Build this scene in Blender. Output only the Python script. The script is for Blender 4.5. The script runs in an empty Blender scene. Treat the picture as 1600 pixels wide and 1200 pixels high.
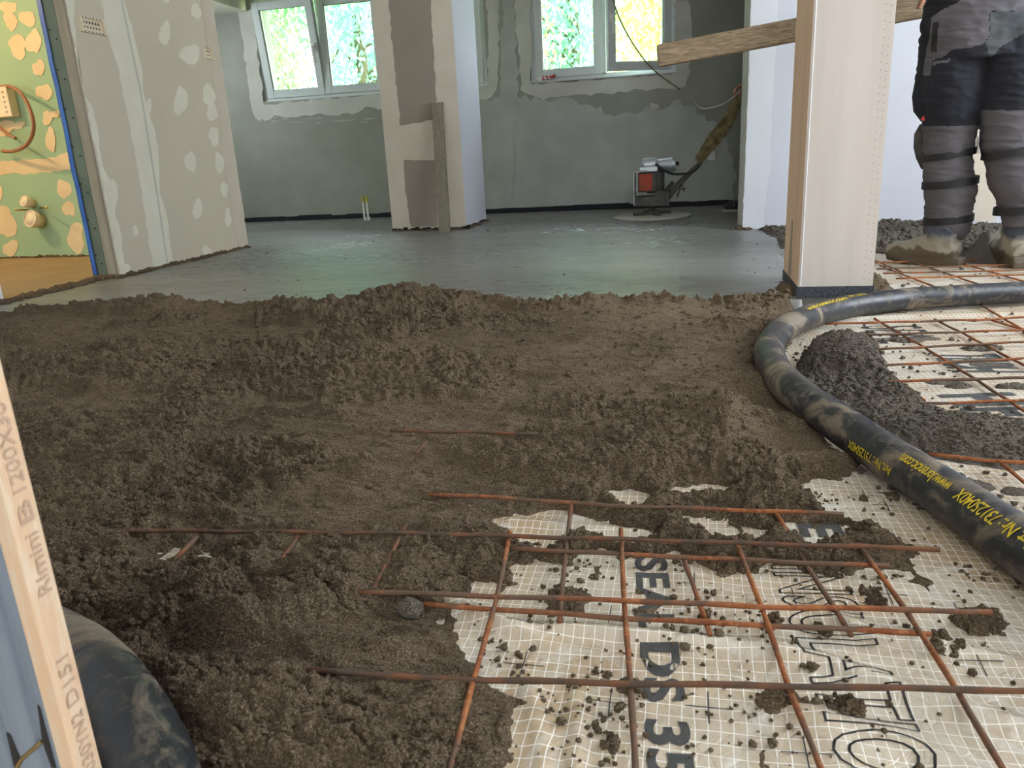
import bpy, bmesh, math, random
import numpy as np
from mathutils import Vector, Matrix
random.seed(7); rng = np.random.default_rng(7)
S = bpy.context.scene; COL = S.collection

# ------------------------------------------------------------------ camera
FPX, CAMH = 1200.0, 0.52
PITCH, ROLL, YAW = math.radians(16.6), math.radians(3.0), -math.atan(285/1252.)
_fh = np.array([math.sin(YAW), math.cos(YAW), 0]); _rt = np.array([math.cos(YAW), -math.sin(YAW), 0]); _up = np.array([0, 0, 1.])
CD = _fh*math.cos(PITCH)-_up*math.sin(PITCH); _u = _up*math.cos(PITCH)+_fh*math.sin(PITCH)
_c, _s = math.cos(ROLL), math.sin(ROLL)
CR = _c*_rt-_s*_u; CU = _s*_rt+_c*_u
CC = np.array([0, 0, CAMH])
cam_d = bpy.data.cameras.new('camera'); cam = bpy.data.objects.new('camera', cam_d); COL.objects.link(cam)
cam_d.sensor_width = 36; cam_d.lens = 36*FPX/1600; cam_d.clip_start = .02
cam.matrix_world = Matrix(((CR[0], CU[0], -CD[0], 0), (CR[1], CU[1], -CD[1], 0), (CR[2], CU[2], -CD[2], CAMH), (0, 0, 0, 1)))
cam_d.dof.use_dof = True; cam_d.dof.focus_distance = 1.5; cam_d.dof.aperture_fstop = 15
S.camera = cam
# ------------------------------------------------------------------ view, world, lights
S.view_settings.view_transform = 'Standard'; S.view_settings.look = 'None'; S.view_settings.gamma = 1
S.view_settings.exposure = 0.88
S.cycles.use_denoising = True; S.cycles.filter_width = 1.1; S.cycles.max_bounces = 8; S.cycles.diffuse_bounces = 4; S.cycles.transparent_max_bounces = 12
S.cycles.sample_clamp_indirect = 6; S.cycles.caustics_reflective = False; S.cycles.caustics_refractive = False
W = bpy.data.worlds.new('daylight'); S.world = W; W.use_nodes = True
_bg = W.node_tree.nodes['Background']; _bg.inputs[0].default_value = (.80, .91, 1, 1); _bg.inputs[1].default_value = 7.0
def light(name, kind, loc, energy, color, size=.1, size_y=None, target=None, **kw):
    l = bpy.data.lights.new(name, kind); l.energy = energy; l.color = color
    if kind == 'AREA':
        l.size = size
        if size_y: l.shape = 'RECTANGLE'; l.size_y = size_y
    elif kind == 'POINT': l.shadow_soft_size = size
    elif kind == 'SUN': l.angle = size
    o = bpy.data.objects.new(name, l); COL.objects.link(o); o.location = loc
    if target is not None: o.rotation_euler = (Vector(target)-Vector(loc)).to_track_quat('-Z', 'Z').to_euler()
    return o
light('sun', 'SUN', (0, 8, 9), 5.0, (1, .93, .75), .02, target=(-2.5, 12.5, 0))
light('window_daylight_right', 'AREA', (3.1, 2.2, 1.5), 40, (.90, .94, 1), 1.8, 1.0, target=(0, 2.6, .5))  # unseen fill lamp added just inside the right wall opening, boosts the skylight
light('doorway_daylight_behind', 'AREA', (.6, -2.5, 1.5), 13, (1, .84, .66), 1.0, 1.1, target=(.1, 2, .2))  # added warm fill lamp behind the camera, in the unseen front wall opening
light('side_room_daylight', 'AREA', (-4.35, 5.55, 1.5), 12, (.85, .93, 1), .8, .8, target=(-2, 5.4, .6))  # unseen cool area lamp in the side room, before its solid wall
light('bathroom_lamp', 'POINT', (-4.75, 3.0, 1.95), 50, (1, .66, .32), .035)

# ------------------------------------------------------------------ helpers
def ray(px, py): return CD+CR*(px-800)/FPX-CU*(py-600)/FPX
def onz(px, py, z=0.):
    v = ray(px, py); return CC+v*((z-CAMH)/v[2])
def ony(px, py, Y):
    v = ray(px, py); return CC+v*(Y/v[1])
def onx(px, py, X):
    v = ray(px, py); return CC+v*(X/v[0])
def project(p):
    q = np.asarray(p)-CC; z = q@CD; return 800+FPX*(q@CR)/z, 600-FPX*(q@CU)/z
def tag(o, label=None, cat=None, group=None, kind=None):
    if label: o['label'] = label
    if cat: o['category'] = cat
    if group: o['group'] = group
    if kind: o['kind'] = kind
    return o
def empty(name, loc, label, cat, group=None, rz=0):
    o = bpy.data.objects.new(name, None); COL.objects.link(o); o.location = loc; o.rotation_euler.z = rz
    o.empty_display_size = .05
    return tag(o, label, cat, group)
class MB:
    def __init__(s): s.v = []; s.f = []; s.m = []; s.n = 0
    def add(s, v, f, mi=0):
        v = np.asarray(v, float).reshape(-1, 3); s.v.append(v); b = s.n
        for q in f: s.f.append([i+b for i in q]); s.m.append(mi)
        s.n += len(v); return s
    def box(s, c, d, mi=0, M=None):
        c = np.array(c); h = np.array(d)/2
        v = np.array([[x, y, z] for x in (-1, 1) for y in (-1, 1) for z in (-1, 1)])*h
        if M is not None: v = v@np.array(M.to_3x3()).T
        return s.add(v+c, [(0, 1, 3, 2), (4, 6, 7, 5), (0, 4, 5, 1), (2, 3, 7, 6), (0, 2, 6, 4), (1, 5, 7, 3)], mi)
    def bx(s, a, b, mi=0): a = np.array(a); b = np.array(b); return s.box((a+b)/2, np.abs(b-a), mi)
    def tube(s, pts, r, n=10, mi=0, caps=True, flat=1.0, twist=None):
        P = np.array(pts, float); k = len(P); r = np.full(k, r) if np.isscalar(r) else np.array(r)
        T = np.gradient(P, axis=0); T /= np.linalg.norm(T, axis=1)[:, None]+1e-12
        ref = np.array([0, 0, 1.]) if abs(T[0][2]) < .9 else np.array([0, 1., 0])
        V = []; a = None
        for i in range(k):
            a = ref if a is None else a
            a = a-T[i]*(a@T[i]); a /= np.linalg.norm(a)+1e-12; b = np.cross(T[i], a)
            for j in range(n):
                t = 2*math.pi*j/n; V.append(P[i]+r[i]*(a*math.cos(t)*flat+b*math.sin(t)))
        F = [(i*n+j, i*n+(j+1) % n, (i+1)*n+(j+1) % n, (i+1)*n+j) for i in range(k-1) for j in range(n)]
        if caps: F += [tuple(range(n))[::-1], tuple((k-1)*n+j for j in range(n))]
        return s.add(V, F, mi)
    def cyl(s, a, b, r, n=20, mi=0): return s.tube([a, b], r, n, mi)
    def loft(s, rings, n=24, mi=0):     # rings: (x,y,z,rx,ry)
        V = []
        for (x, y, z, rx, ry) in rings:
            for j in range(n):
                t = 2*math.pi*j/n; V.append((x+rx*math.cos(t), y+ry*math.sin(t), z))
        k = len(rings)
        F = [(i*n+j, i*n+(j+1) % n, (i+1)*n+(j+1) % n, (i+1)*n+j) for i in range(k-1) for j in range(n)]
        F += [tuple(range(n))[::-1], tuple((k-1)*n+j for j in range(n))]
        return s.add(V, F, mi)
    def mesh(s, name):
        me = bpy.data.meshes.new(name); V = np.vstack(s.v); me.from_pydata(V.tolist(), [], s.f)
        me.polygons.foreach_set('material_index', s.m); me.update(); return me
    def build(s, name, mats, parent=None, bevel=0, smooth=False, loc=None, seg=2):
        me = s.mesh(name)
        bm = bmesh.new(); bm.from_mesh(me); bmesh.ops.recalc_face_normals(bm, faces=bm.faces); bm.to_mesh(me); bm.free()
        return link(name, me, mats, parent, bevel, smooth, loc, seg)
def link(name, me, mats, parent=None, bevel=0, smooth=False, loc=None, seg=2):
    for m in (mats if isinstance(mats, (list, tuple)) else [mats]): me.materials.append(m)
    if smooth: me.polygons.foreach_set('use_smooth', [True]*len(me.polygons))
    o = bpy.data.objects.new(name, me); COL.objects.link(o)
    if loc is not None: o.location = loc
    if parent is not None:
        o.parent = parent
        if loc is None:      # geometry was given in world space
            q = parent; T = Matrix.Identity(4)
            while q is not None:
                T = (Matrix.Translation(q.location) @ q.rotation_euler.to_matrix().to_4x4()) @ T; q = q.parent
            o.data.transform(T.inverted())
    if bevel:
        b = o.modifiers.new('bevel', 'BEVEL'); b.width = bevel; b.segments = seg; b.limit_method = 'ANGLE'
    return o
def bake(o):                       # replaces modifiers by their result
    dg = bpy.context.evaluated_depsgraph_get(); dg.update()
    me = bpy.data.meshes.new_from_object(o.evaluated_get(dg)); o.modifiers.clear(); o.data = me; return o
def remesh(o, vs, smooth=4):
    r = o.modifiers.new('r', 'REMESH'); r.mode = 'VOXEL'; r.voxel_size = vs; r.use_smooth_shade = True
    sm = o.modifiers.new('s', 'SMOOTH'); sm.iterations = smooth; sm.factor = .6
    return bake(o)
# numpy noise
def _h(ix, iy, s):
    with np.errstate(over='ignore'):
        h = (ix.astype(np.int64).astype(np.uint32)*np.uint32(374761393)+iy.astype(np.int64).astype(np.uint32)*np.uint32(668265263)+np.uint32(s*1442695041 & 0xffffffff))
        h = (h ^ (h >> np.uint32(13)))*np.uint32(1274126177); h = (h ^ (h >> np.uint32(15)))*np.uint32(2246822519)
        return (h ^ (h >> np.uint32(16))).astype(np.float64)/4294967296.
def vn(x, y, s=0):                 # value noise -1..1
    ix = np.floor(x); iy = np.floor(y); fx = x-ix; fy = y-iy
    fx = fx*fx*fx*(fx*(fx*6-15)+10); fy = fy*fy*fy*(fy*(fy*6-15)+10)
    a = _h(ix, iy, s); b = _h(ix+1, iy, s); c = _h(ix, iy+1, s); d = _h(ix+1, iy+1, s)
    return ((a*(1-fx)+b*fx)*(1-fy)+(c*(1-fx)+d*fx)*fy)*2-1
def fbm(x, y, o=4, s=0, g=.5):
    r = 0; a = 1.; t = 0
    for i in range(o):
        cs, sn = math.cos(i*1.1+.4), math.sin(i*1.1+.4)
        r = r+a*vn((x*cs-y*sn)*2**i+17*i, (x*sn+y*cs)*2**i-9*i, s+i); t += a; a *= g
    return r/t
def caps(x, y, size, s=0, p=1.):   # crumbs: half spheres scattered one per cell
    X = x/size; Y = y/size; ix = np.floor(X); iy = np.floor(Y); out = np.zeros_like(X)
    for dx in (-1, 0, 1):
        for dy in (-1, 0, 1):
            cx = ix+dx; cy = iy+dy; r = .35+.45*_h(cx, cy, s+3)
            d2 = (cx+_h(cx, cy, s)-X)**2+(cy+_h(cx, cy, s+1)-Y)**2
            v = np.sqrt(np.maximum(0, r*r-d2))
            if p < 1: v = v*(_h(cx, cy, s+5) < p)
            out = np.maximum(out, v)
    return out*size
def sdist(X, Y, poly):             # signed distance, positive inside
    P = np.array(poly); n = len(P); d = np.full(X.shape, 1e9); ins = np.zeros(X.shape, bool)
    for i in range(n):
        ax, ay = P[i]; bx, by = P[(i+1) % n]; ex, ey = bx-ax, by-ay
        t = np.clip(((X-ax)*ex+(Y-ay)*ey)/(ex*ex+ey*ey+1e-12), 0, 1)
        d = np.minimum(d, (X-ax-t*ex)**2+(Y-ay-t*ey)**2)
        if ay != by: ins ^= ((ay > Y) != (by > Y)) & (X < (bx-ax)*(Y-ay)/(by-ay)+ax)
    d = np.sqrt(d); return np.where(ins, d, -d)
def gridmesh(name, X, Y, Z, mat, keep=None, parent=None, smooth=True):
    r, c = X.shape; idx = np.arange(r*c).reshape(r, c)
    q = np.stack([idx[:-1, :-1], idx[:-1, 1:], idx[1:, 1:], idx[1:, :-1]], -1).reshape(-1, 4)
    if keep is not None:
        k = keep.reshape(-1); q = q[k[q].any(1)]
        used = np.zeros(r*c, bool); used[q.reshape(-1)] = True; mp = np.cumsum(used)-1; q = mp[q]
        V = np.stack([X.reshape(-1)[used], Y.reshape(-1)[used], Z.reshape(-1)[used]], -1)
    else: V = np.stack([X.reshape(-1), Y.reshape(-1), Z.reshape(-1)], -1)
    me = bpy.data.meshes.new(name); me.vertices.add(len(V)); me.vertices.foreach_set('co', V.astype(np.float32).reshape(-1))
    me.loops.add(q.size); me.loops.foreach_set('vertex_index', q.astype(np.int32).reshape(-1))
    me.polygons.add(len(q)); me.polygons.foreach_set('loop_start', np.arange(0, q.size, 4, dtype=np.int32))
    me.polygons.foreach_set('use_smooth', np.full(len(q), smooth)); me.update(calc_edges=True); me.validate()
    return link(name, me, mat, parent)
def pz(pts, z=0.): return [tuple(onz(a, b, z)[:2]) for a, b in pts]

# ------------------------------------------------------------------ materials
class NT:
    def __init__(s, name):
        s.m = bpy.data.materials.new(name); s.m.use_nodes = True; s.t = s.m.node_tree; s.p = s.t.nodes['Principled BSDF']
        s.geo = s.t.nodes.new('ShaderNodeNewGeometry'); s.tc = s.t.nodes.new('ShaderNodeTexCoord')
    def n(s, kind, **kw):
        nd = s.t.nodes.new(kind)
        for k, v in kw.items(): setattr(nd, k, v)
        return nd
    def l(s, a, b): s.t.links.new(a, b)
    def noise(s, scale, detail=4, rough=.55, dist=0, vec=None, stretch=None):
        nd = s.n('ShaderNodeTexNoise'); nd.inputs['Scale'].default_value = scale; nd.inputs['Detail'].default_value = detail
        nd.inputs['Roughness'].default_value = rough; nd.inputs['Distortion'].default_value = dist
        v = vec or s.tc.outputs['Object']
        if stretch:
            mp = s.n('ShaderNodeMapping'); mp.inputs['Scale'].default_value = stretch; s.l(v, mp.inputs[0]); v = mp.outputs[0]
        s.l(v, nd.inputs['Vector']); return nd.outputs['Fac']
    def ramp(s, fac, stops):
        r = s.n('ShaderNodeValToRGB'); e = r.color_ramp.elements
        while len(e) > 1: e.remove(e[-1])
        for i, (p, c) in enumerate(stops):
            c = c if isinstance(c, (tuple, list)) else (c, c, c)
            k = e[0] if i == 0 else e.new(p)
            k.position = p; k.color = (*c, 1)
        s.l(fac, r.inputs[0]); return r.outputs[0]
    def mix(s, fac, a, b):
        m = s.n('ShaderNodeMix', data_type='RGBA'); s.inp(m.inputs[0], fac); s.inp(m.inputs[6], a); s.inp(m.inputs[7], b); return m.outputs[2]
    def inp(s, sock, v):
        if hasattr(v, 'links') or hasattr(v, 'is_output'): s.l(v, sock)
        elif isinstance(v, (tuple, list)): sock.default_value = (*v, 1) if len(v) == 3 else v
        else: sock.default_value = v
    def math(s, op, a, b=0., c=0.):
        m = s.n('ShaderNodeMath', operation=op); s.inp(m.inputs[0], a); s.inp(m.inputs[1], b); s.inp(m.inputs[2], c); return m.outputs[0]
    def bump(s, h, strength=.3, dist=.002, normal=None):
        b = s.n('ShaderNodeBump'); b.inputs['Strength'].default_value = strength; b.inputs['Distance'].default_value = dist
        s.l(h, b.inputs['Height'])
        if normal: s.l(normal, b.inputs['Normal'])
        s.l(b.outputs[0], s.p.inputs['Normal']); return b.outputs[0]
    def set(s, color=None, rough=None, metal=None, spec=None, **kw):
        if color is not None: s.inp(s.p.inputs['Base Color'], color)
        if rough is not None: s.inp(s.p.inputs['Roughness'], rough)
        if metal is not None: s.inp(s.p.inputs['Metallic'], metal)
        if spec is not None: s.inp(s.p.inputs['Specular IOR Level'], spec)
        for k, v in kw.items(): s.inp(s.p.inputs[k.replace('_', ' ')], v)
        return s.m
def lin(r, g, b):                 # sRGB 0-255 -> linear
    f = lambda c: ((c/255+.055)/1.055)**2.4 if c > 10 else c/255/12.92
    return (f(r), f(g), f(b))
def mottled(name, a, b, scale=3, rough=.8, bump=.1, bs=60, detail=5, stretch=None, metal=0, spec=.4):
    t = NT(name); f = t.noise(scale, detail, stretch=stretch)
    t.bump(t.noise(bs, 3), bump, .002)
    return t.set(t.mix(t.ramp(f, [(.32, 0.), (.68, 1.)]), a, b), rough, metal, spec)
M = {}
M['plaster_dark'] = mottled('grey_plaster', lin(146, 146, 134), lin(163, 163, 152), 2.2, .85, .15)
M['plaster_mid'] = mottled('mid_plaster', lin(170, 171, 164), lin(187, 188, 181), 4, .85, .15)
M['plaster_light'] = mottled('light_plaster', lin(192, 190, 180), lin(206, 204, 194), 5, .85, .12)
M['board_grey'] = mottled('grey_board', lin(205, 195, 174), lin(213, 203, 182), 1.6, .8, .05)
M['board_taupe'] = mottled('taupe_board', lin(150, 138, 126), lin(158, 146, 133), 2, .8, .05)
M['filler'] = mottled('joint_filler', lin(226, 221, 202), lin(233, 228, 210), 6, .85, .1)
M['filler_line'] = mottled('joint_filler_ridge', lin(196, 194, 180), lin(206, 203, 188), 6, .85, .1)
M['filler_warm'] = mottled('warm_filler', lin(206, 194, 176), lin(214, 203, 186), 6, .85, .1)
M['green_board'] = mottled('green_board', lin(148, 176, 142), lin(160, 186, 150), 1.2, .75, .04)
M['filler_tan'] = mottled('tan_filler', lin(214, 190, 150), lin(226, 204, 164), 6, .8, .08)
M['white_wall'] = mottled('white_wall', lin(214, 216, 220), lin(226, 227, 229), 2, .8, .04)
M['white_wall2'] = mottled('grey_white_wall', lin(204, 206, 214), lin(212, 213, 219), 2, .8, .04)
M['column_front'] = mottled('cream_board', lin(206, 196, 186), lin(216, 206, 197), 3, .75, .05, stretch=(6, 6, .4))
M['column_side'] = mottled('peach_board', lin(206, 176, 152), lin(220, 192, 168), 3, .75, .05, stretch=(9, 9, .4))
M['grey_concrete'] = mottled('grey_concrete', lin(120, 118, 112), lin(150, 146, 138), 8, .9, .4)
M['pvc'] = mottled('white_pvc', lin(206, 212, 210), lin(214, 219, 217), 3, .35, .0, spec=.5)
M['seal'] = mottled('rubber_seal', (.03, .03, .03), (.05, .05, .05), 3, .6)
M['foam_black'] = mottled('black_foam', (.012, .012, .015), (.03, .03, .036), 90, .9, .5)
M['foam_blue'] = mottled('speckled_foam', (.02, .024, .032), (.10, .11, .125), 160, .9, .5)
M['blue_tape'] = mottled('blue_film', lin(30, 80, 170), lin(60, 115, 200), 8, .4, .3)
M['dark_stud'] = mottled('primed_stud', lin(84, 96, 82), lin(108, 116, 100), 5, .6, .05, metal=.2)
M['frayed_edge'] = mottled('board_edge', lin(132, 122, 106), lin(170, 160, 142), 20, .9, .2, stretch=(1, 1, .1))
M['black'] = mottled('black_plastic', (.012, .012, .013), (.02, .02, .022), 9, .5)
M['white_plastic'] = mottled('white_plastic', lin(222, 220, 214), lin(232, 230, 226), 9, .45)
M['cream_plastic'] = mottled('cream_plastic', lin(226, 210, 182), lin(232, 218, 192), 9, .5)
M['brown_conduit'] = mottled('brown_conduit', lin(140, 96, 74), lin(160, 110, 84), 9, .5)
M['steel'] = mottled('worn_steel', (.22, .23, .23), (.34, .34, .34), 12, .4, .1, metal=.8)
M['dirty_grey'] = mottled('dusty_grey_metal', (.07, .068, .062), (.14, .135, .125), 14, .7, .2, metal=.3)
M['silver'] = mottled('silver_housing', (.42, .46, .48), (.56, .6, .62), 12, .38, .05, metal=.6)
M['orange'] = mottled('orange_paint', lin(196, 70, 42), lin(150, 78, 58), 9, .6, .1)
M['brass'] = mottled('brass', (.45, .3, .12), (.5, .36, .16), 9, .3, metal=1)
M['red_print'] = mottled('red_print', lin(200, 40, 48), lin(190, 50, 54), 9, .5)
M['leaf_yellow'] = None
def wood(name, a, b, c, st):
    t = NT(name); f = t.noise(6, 6, .6, .6, stretch=st); g = t.noise(26, 3, stretch=st)
    col = t.mix(t.ramp(g, [(.45, 0.), (.62, 1.)]), t.mix(t.ramp(f, [(.3, 0.), (.7, 1.)]), a, b), c)
    t.bump(f, .3, .002); return t.set(col, .75)
M['plank'] = wood('weathered_plank', lin(168, 146, 116), lin(138, 118, 92), lin(116, 98, 76), (1, 12, 12))
M['plank_v'] = wood('grey_board_wood', lin(150, 142, 122), lin(130, 122, 104), lin(112, 104, 88), (12, 12, 1))
M['batten'] = wood('pale_batten', lin(214, 182, 150), lin(200, 168, 138), lin(210, 188, 162), (8, 8, 1))
M['stamp'] = mottled('faded_stamp', lin(184, 156, 132), lin(172, 144, 122), 60, .8)
M['zinc'] = mottled('blue_grey_zinc', lin(124, 136, 152), lin(150, 163, 178), 7, .4, .05, metal=.35, stretch=(6, 6, .5))
def screedmat(name, a, b, c, bs=1.0):
    t = NT(name); f = t.noise(2.2, 5, .6); g = t.noise(420, 3, .8); k = t.noise(55, 4, .7)
    col = t.mix(t.ramp(f, [(.35, 0.), (.68, 1.)]), a, b)
    col = t.mix(t.ramp(g, [(.50, .0), (.66, .75)]), col, c); col = t.mix(t.ramp(g, [(.34, .6), (.46, 0.)]), col, lin(62, 52, 44))
    t.bump(t.math('ADD', t.math('MULTIPLY', g, 1.3), t.math('MULTIPLY', t.noise(330, 4, .8), 2.6)), bs, .003)
    return t.set(col, t.ramp(k, [(.3, .82), (.7, .97)]), spec=.12)
M['screed'] = screedmat('wet_screed', lin(104, 88, 70), lin(132, 113, 90), lin(190, 172, 146))
M['screed_grey'] = screedmat('grey_screed', lin(102, 94, 84), lin(130, 121, 108), lin(184, 174, 160))
t = NT('finished_screed'); f = t.noise(1.1, 6, .6, .4, stretch=(1, 2.6, 1)); g = t.noise(260, 3, .7); k = t.noise(9, 5, .65, stretch=(1, 3, 1))
col = t.mix(t.ramp(f, [(.3, 0.), (.7, 1.)]), lin(114, 114, 110), lin(138, 138, 133)); col = t.mix(t.ramp(g, [(.3, .5), (.6, 0.)]), col, lin(92, 88, 80))
t.bump(t.math('ADD', g, t.math('MULTIPLY', k, .8)), .5, .0014)
M['floor'] = t.set(col, t.ramp(k, [(.3, .26), (.7, .46)]), spec=.6)
t = NT('rusty_bar'); f = t.noise(28, 4, .6); g = t.noise(5, 5, .7, stretch=(1, 1, 1)); h = t.noise(150, 3)
col = t.mix(t.ramp(f, [(.35, 0.), (.6, 1.)]), lin(158, 98, 60), lin(122, 72, 46)); col = t.mix(t.ramp(h, [(.5, 0.), (.7, .6)]), col, lin(184, 128, 88))
col = t.mix(t.ramp(g, [(.46, 0.), (.56, .9)]), col, lin(96, 80, 68)); t.bump(h, .8, .0015); M['rust'] = t.set(col, .85, spec=.2)
t = NT('caked_bar'); f = t.noise(28, 4, .6); h = t.noise(150, 3)
col = t.mix(t.ramp(f, [(.42, 0.), (.62, 1.)]), lin(84, 70, 60), lin(118, 80, 58)); t.bump(h, .8, .0015); M['caked'] = t.set(col, .9, spec=.2)
# foil: translucent film with woven scrim
def foilmat(name, a, b, c, gridc):
    t = NT(name); sp = t.n('ShaderNodeSeparateXYZ'); nz = t.noise(5, 3)
    t.l(t.tc.outputs['Object'], sp.inputs[0])
    def line(o, period, w, off):
        v = t.math('ADD', o, t.math('MULTIPLY', nz, .02)); v = t.math('FRACT', t.math('DIVIDE', t.math('ADD', v, off), period))
        v = t.math('ABSOLUTE', t.math('SUBTRACT', v, .5)); return t.math('LESS_THAN', v, w)
    gl = t.math('MAXIMUM', line(sp.outputs[0], .0118, .042, .001), line(sp.outputs[1], .0150, .036, .003))
    f = t.noise(3.2, 5, .6, .8); f2 = t.noise(9, 5, .6, 1.5)
    col = t.mix(t.ramp(f, [(.40, 0.), (.62, 1.)]), a, b); col = t.mix(t.ramp(f2, [(.55, 0.), (.7, .8)]), col, c)
    col = t.mix(gl, col, gridc)
    t.bump(t.math('ADD', t.math('MULTIPLY', t.noise(38, 4, .6, 1.4), 4.), t.math('MULTIPLY', gl, .6)), .6, .0016)
    return t.set(col, .22, spec=.6)
M['foil'] = foilmat('scrim_foil', lin(202, 190, 170), lin(184, 160, 128), lin(216, 212, 202), lin(240, 236, 226))
M['ink'] = mottled('grey_black_ink', lin(62, 62, 60), lin(78, 78, 76), 120, .6)
M['ink_thin'] = mottled('black_ink', lin(40, 40, 40), lin(56, 56, 54), 120, .6)
# hose rubber with dried slurry
t = NT('muddy_rubber'); f = t.noise(6.9, 6, .62, 1.2); g = t.noise(42, 4, .65, .8); k = t.noise(160, 3)
mk = t.math('ADD', t.math('MULTIPLY', t.ramp(f, [(.52, 0.), (.61, 1.)]), .75), t.math('MULTIPLY', t.ramp(g, [(.52, 0.), (.68, 1.)]), .45))
col = t.mix(mk, lin(34, 35, 40), t.mix(g, lin(150, 134, 112), lin(106, 94, 80)))
t.bump(t.math('ADD', mk, t.math('MULTIPLY', k, .3)), .35, .002)
M['hose'] = t.set(col, t.math('ADD', t.math('MULTIPLY', mk, .3), .42), spec=.5)
M['yellow_print'] = mottled('yellow_print', lin(224, 196, 40), lin(190, 168, 50), 60, .6)
# glass
t = NT('window_glass'); gl = t.n('ShaderNodeBsdfGlossy'); gl.inputs['Roughness'].default_value = .02; tr = t.n('ShaderNodeBsdfTransparent')
tr.inputs[0].default_value = (.97, .99, .98, 1); fr = t.n('ShaderNodeFresnel'); fr.inputs[0].default_value = 1.4; mx = t.n('ShaderNodeMixShader')
t.l(fr.outputs[0], mx.inputs[0]); t.l(tr.outputs[0], mx.inputs[1]); t.l(gl.outputs[0], mx.inputs[2])
t.l(mx.outputs[0], t.t.nodes['Material Output'].inputs[0]); M['glass'] = t.m
def leafmat(name, a, b):
    t = NT(name); f = t.noise(2.5, 3); t.set(t.mix(t.ramp(f, [(.35, 0.), (.65, 1.)]), a, b), .6)
    tl = t.n('ShaderNodeBsdfTranslucent'); tl.inputs[0].default_value = (*b, 1); mx = t.n('ShaderNodeMixShader'); mx.inputs[0].default_value = .5
    t.l(t.p.outputs[0], mx.inputs[1]); t.l(tl.outputs[0], mx.inputs[2]); t.l(mx.outputs[0], t.t.nodes['Material Output'].inputs[0]); return t.m
M['leaf_green'] = leafmat('green_leaves', lin(120, 190, 130), lin(175, 220, 150))
M['leaf_yellow'] = leafmat('yellow_leaves', lin(196, 214, 124), lin(224, 230, 160))
M['leaf_blue'] = leafmat('blue_green_leaves', lin(120, 190, 165), lin(165, 215, 195))
M['bark'] = mottled('bark', lin(96, 84, 70), lin(120, 106, 90), 12, .9, .5)
M['lawn'] = mottled('lawn', lin(110, 150, 70), lin(150, 170, 90), 6, .9, .5)
# cloth, skin, boots
M['trouser_grey'] = mottled('grey_work_cloth', lin(92, 88, 93), lin(78, 75, 79), 9, .9, .3, 300)
M['trouser_black'] = mottled('black_work_cloth', lin(34, 36, 44), lin(24, 25, 32), 9, .9, .3, 300)
M['trouser_dirty'] = mottled('dusty_black_cloth', lin(84, 86, 86), lin(54, 57, 60), 9, .9, .3, 300)
M['strap'] = mottled('black_strap', lin(20, 20, 22), lin(30, 30, 32), 30, .6)
M['kneepad'] = mottled('dark_kneepad', lin(52, 50, 48), lin(80, 76, 70), 30, .7)
M['skin'] = mottled('skin', lin(196, 140, 112), lin(182, 124, 98), 14, .55, .1)
M['shirt'] = mottled('black_shirt', lin(22, 23, 28), lin(30, 31, 36), 8, .95, .3, 200)
M['hair'] = mottled('dark_hair', lin(36, 28, 22), lin(48, 38, 30), 60, .8, .6, 200)
M['denim'] = mottled('dark_shorts_cloth', lin(34, 36, 42), lin(46, 48, 54), 9, .9, .3, 300)
t = NT('muddy_boot_rubber'); sp = t.n('ShaderNodeSeparateXYZ'); t.l(t.geo.outputs['Position'], sp.inputs[0]); f = t.noise(9, 5, .6, .6)
hz = t.math('ADD', t.math('MULTIPLY', sp.outputs[2], -6.), t.math('MULTIPLY', f, .7))
col = t.mix(t.ramp(t.math('ADD', hz, .5), [(.46, 0.), (.52, 1.)]), t.mix(t.ramp(t.math('ADD', hz, .85), [(.38, 0.), (.58, 1.)]), lin(62, 68, 80), lin(138, 130, 114)), lin(82, 70, 54))
t.bump(t.noise(70, 4), .3, .003); M['boot'] = t.set(col, .62)
M['straw'] = mottled('olive_yellow_bristle', lin(158, 144, 98), lin(84, 76, 54), 24, .9, .6, 90, stretch=(1, 1, 1))
M['floor_sub'] = M['grey_concrete']
QUAL = (1500,1400); GRAINS = 170000
# ------------------------------------------------------------------ structure
ZF, YB, XL, YR, CEIL = .05, 6.5, -2.64, 4.57, 2.55
def patch(mb, pts, nrm, mi, th=.0012, jag=.006, seg=.03, seed=0):
    P = [np.array(p) for p in pts]; nrm = np.array(nrm, float); r = random.Random(seed+len(mb.f)); out = []; mb.np = getattr(mb, 'np', 0)+1; th = th+.00035*(mb.np % 12)
    for i in range(len(P)):
        a, b = P[i], P[(i+1) % len(P)]; L = np.linalg.norm(b-a); k = max(1, int(L/seg)); e = np.cross(nrm, (b-a)/(L+1e-9))
        for j in range(k): out.append(a+(b-a)*j/k+(e*r.uniform(-jag, jag) if j or True else 0))
    n = len(out); V = [p+nrm*th for p in out]+[p-nrm*.0005 for p in out]
    F = [tuple(range(n))]+[(i, (i+1) % n, n+(i+1) % n, n+i) for i in range(n)]
    mb.add(V, F, mi)
def oval(cx, cy, rx, ry, fn, n=26, rot=0, seed=1):
    r = random.Random(int(cx*7+cy)); o = []; p1, p2, p3 = [r.uniform(0, 6.28) for _ in range(3)]
    for i in range(n):
        t = 2*math.pi*i/n; k = 1+.13*math.sin(2*t+p1)+.10*math.sin(3*t+p2)+.05*math.sin(5*t+p3)+r.uniform(-.04, .04); x, y = rx*k*math.cos(t), ry*k*math.sin(t)
        o.append(fn(cx+x*math.cos(rot)-y*math.sin(rot), cy+x*math.sin(rot)+y*math.cos(rot)))
    return o
def struct(name, mb, mats, **kw): return tag(mb.build(name, mats, **kw), kind='structure')
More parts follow.
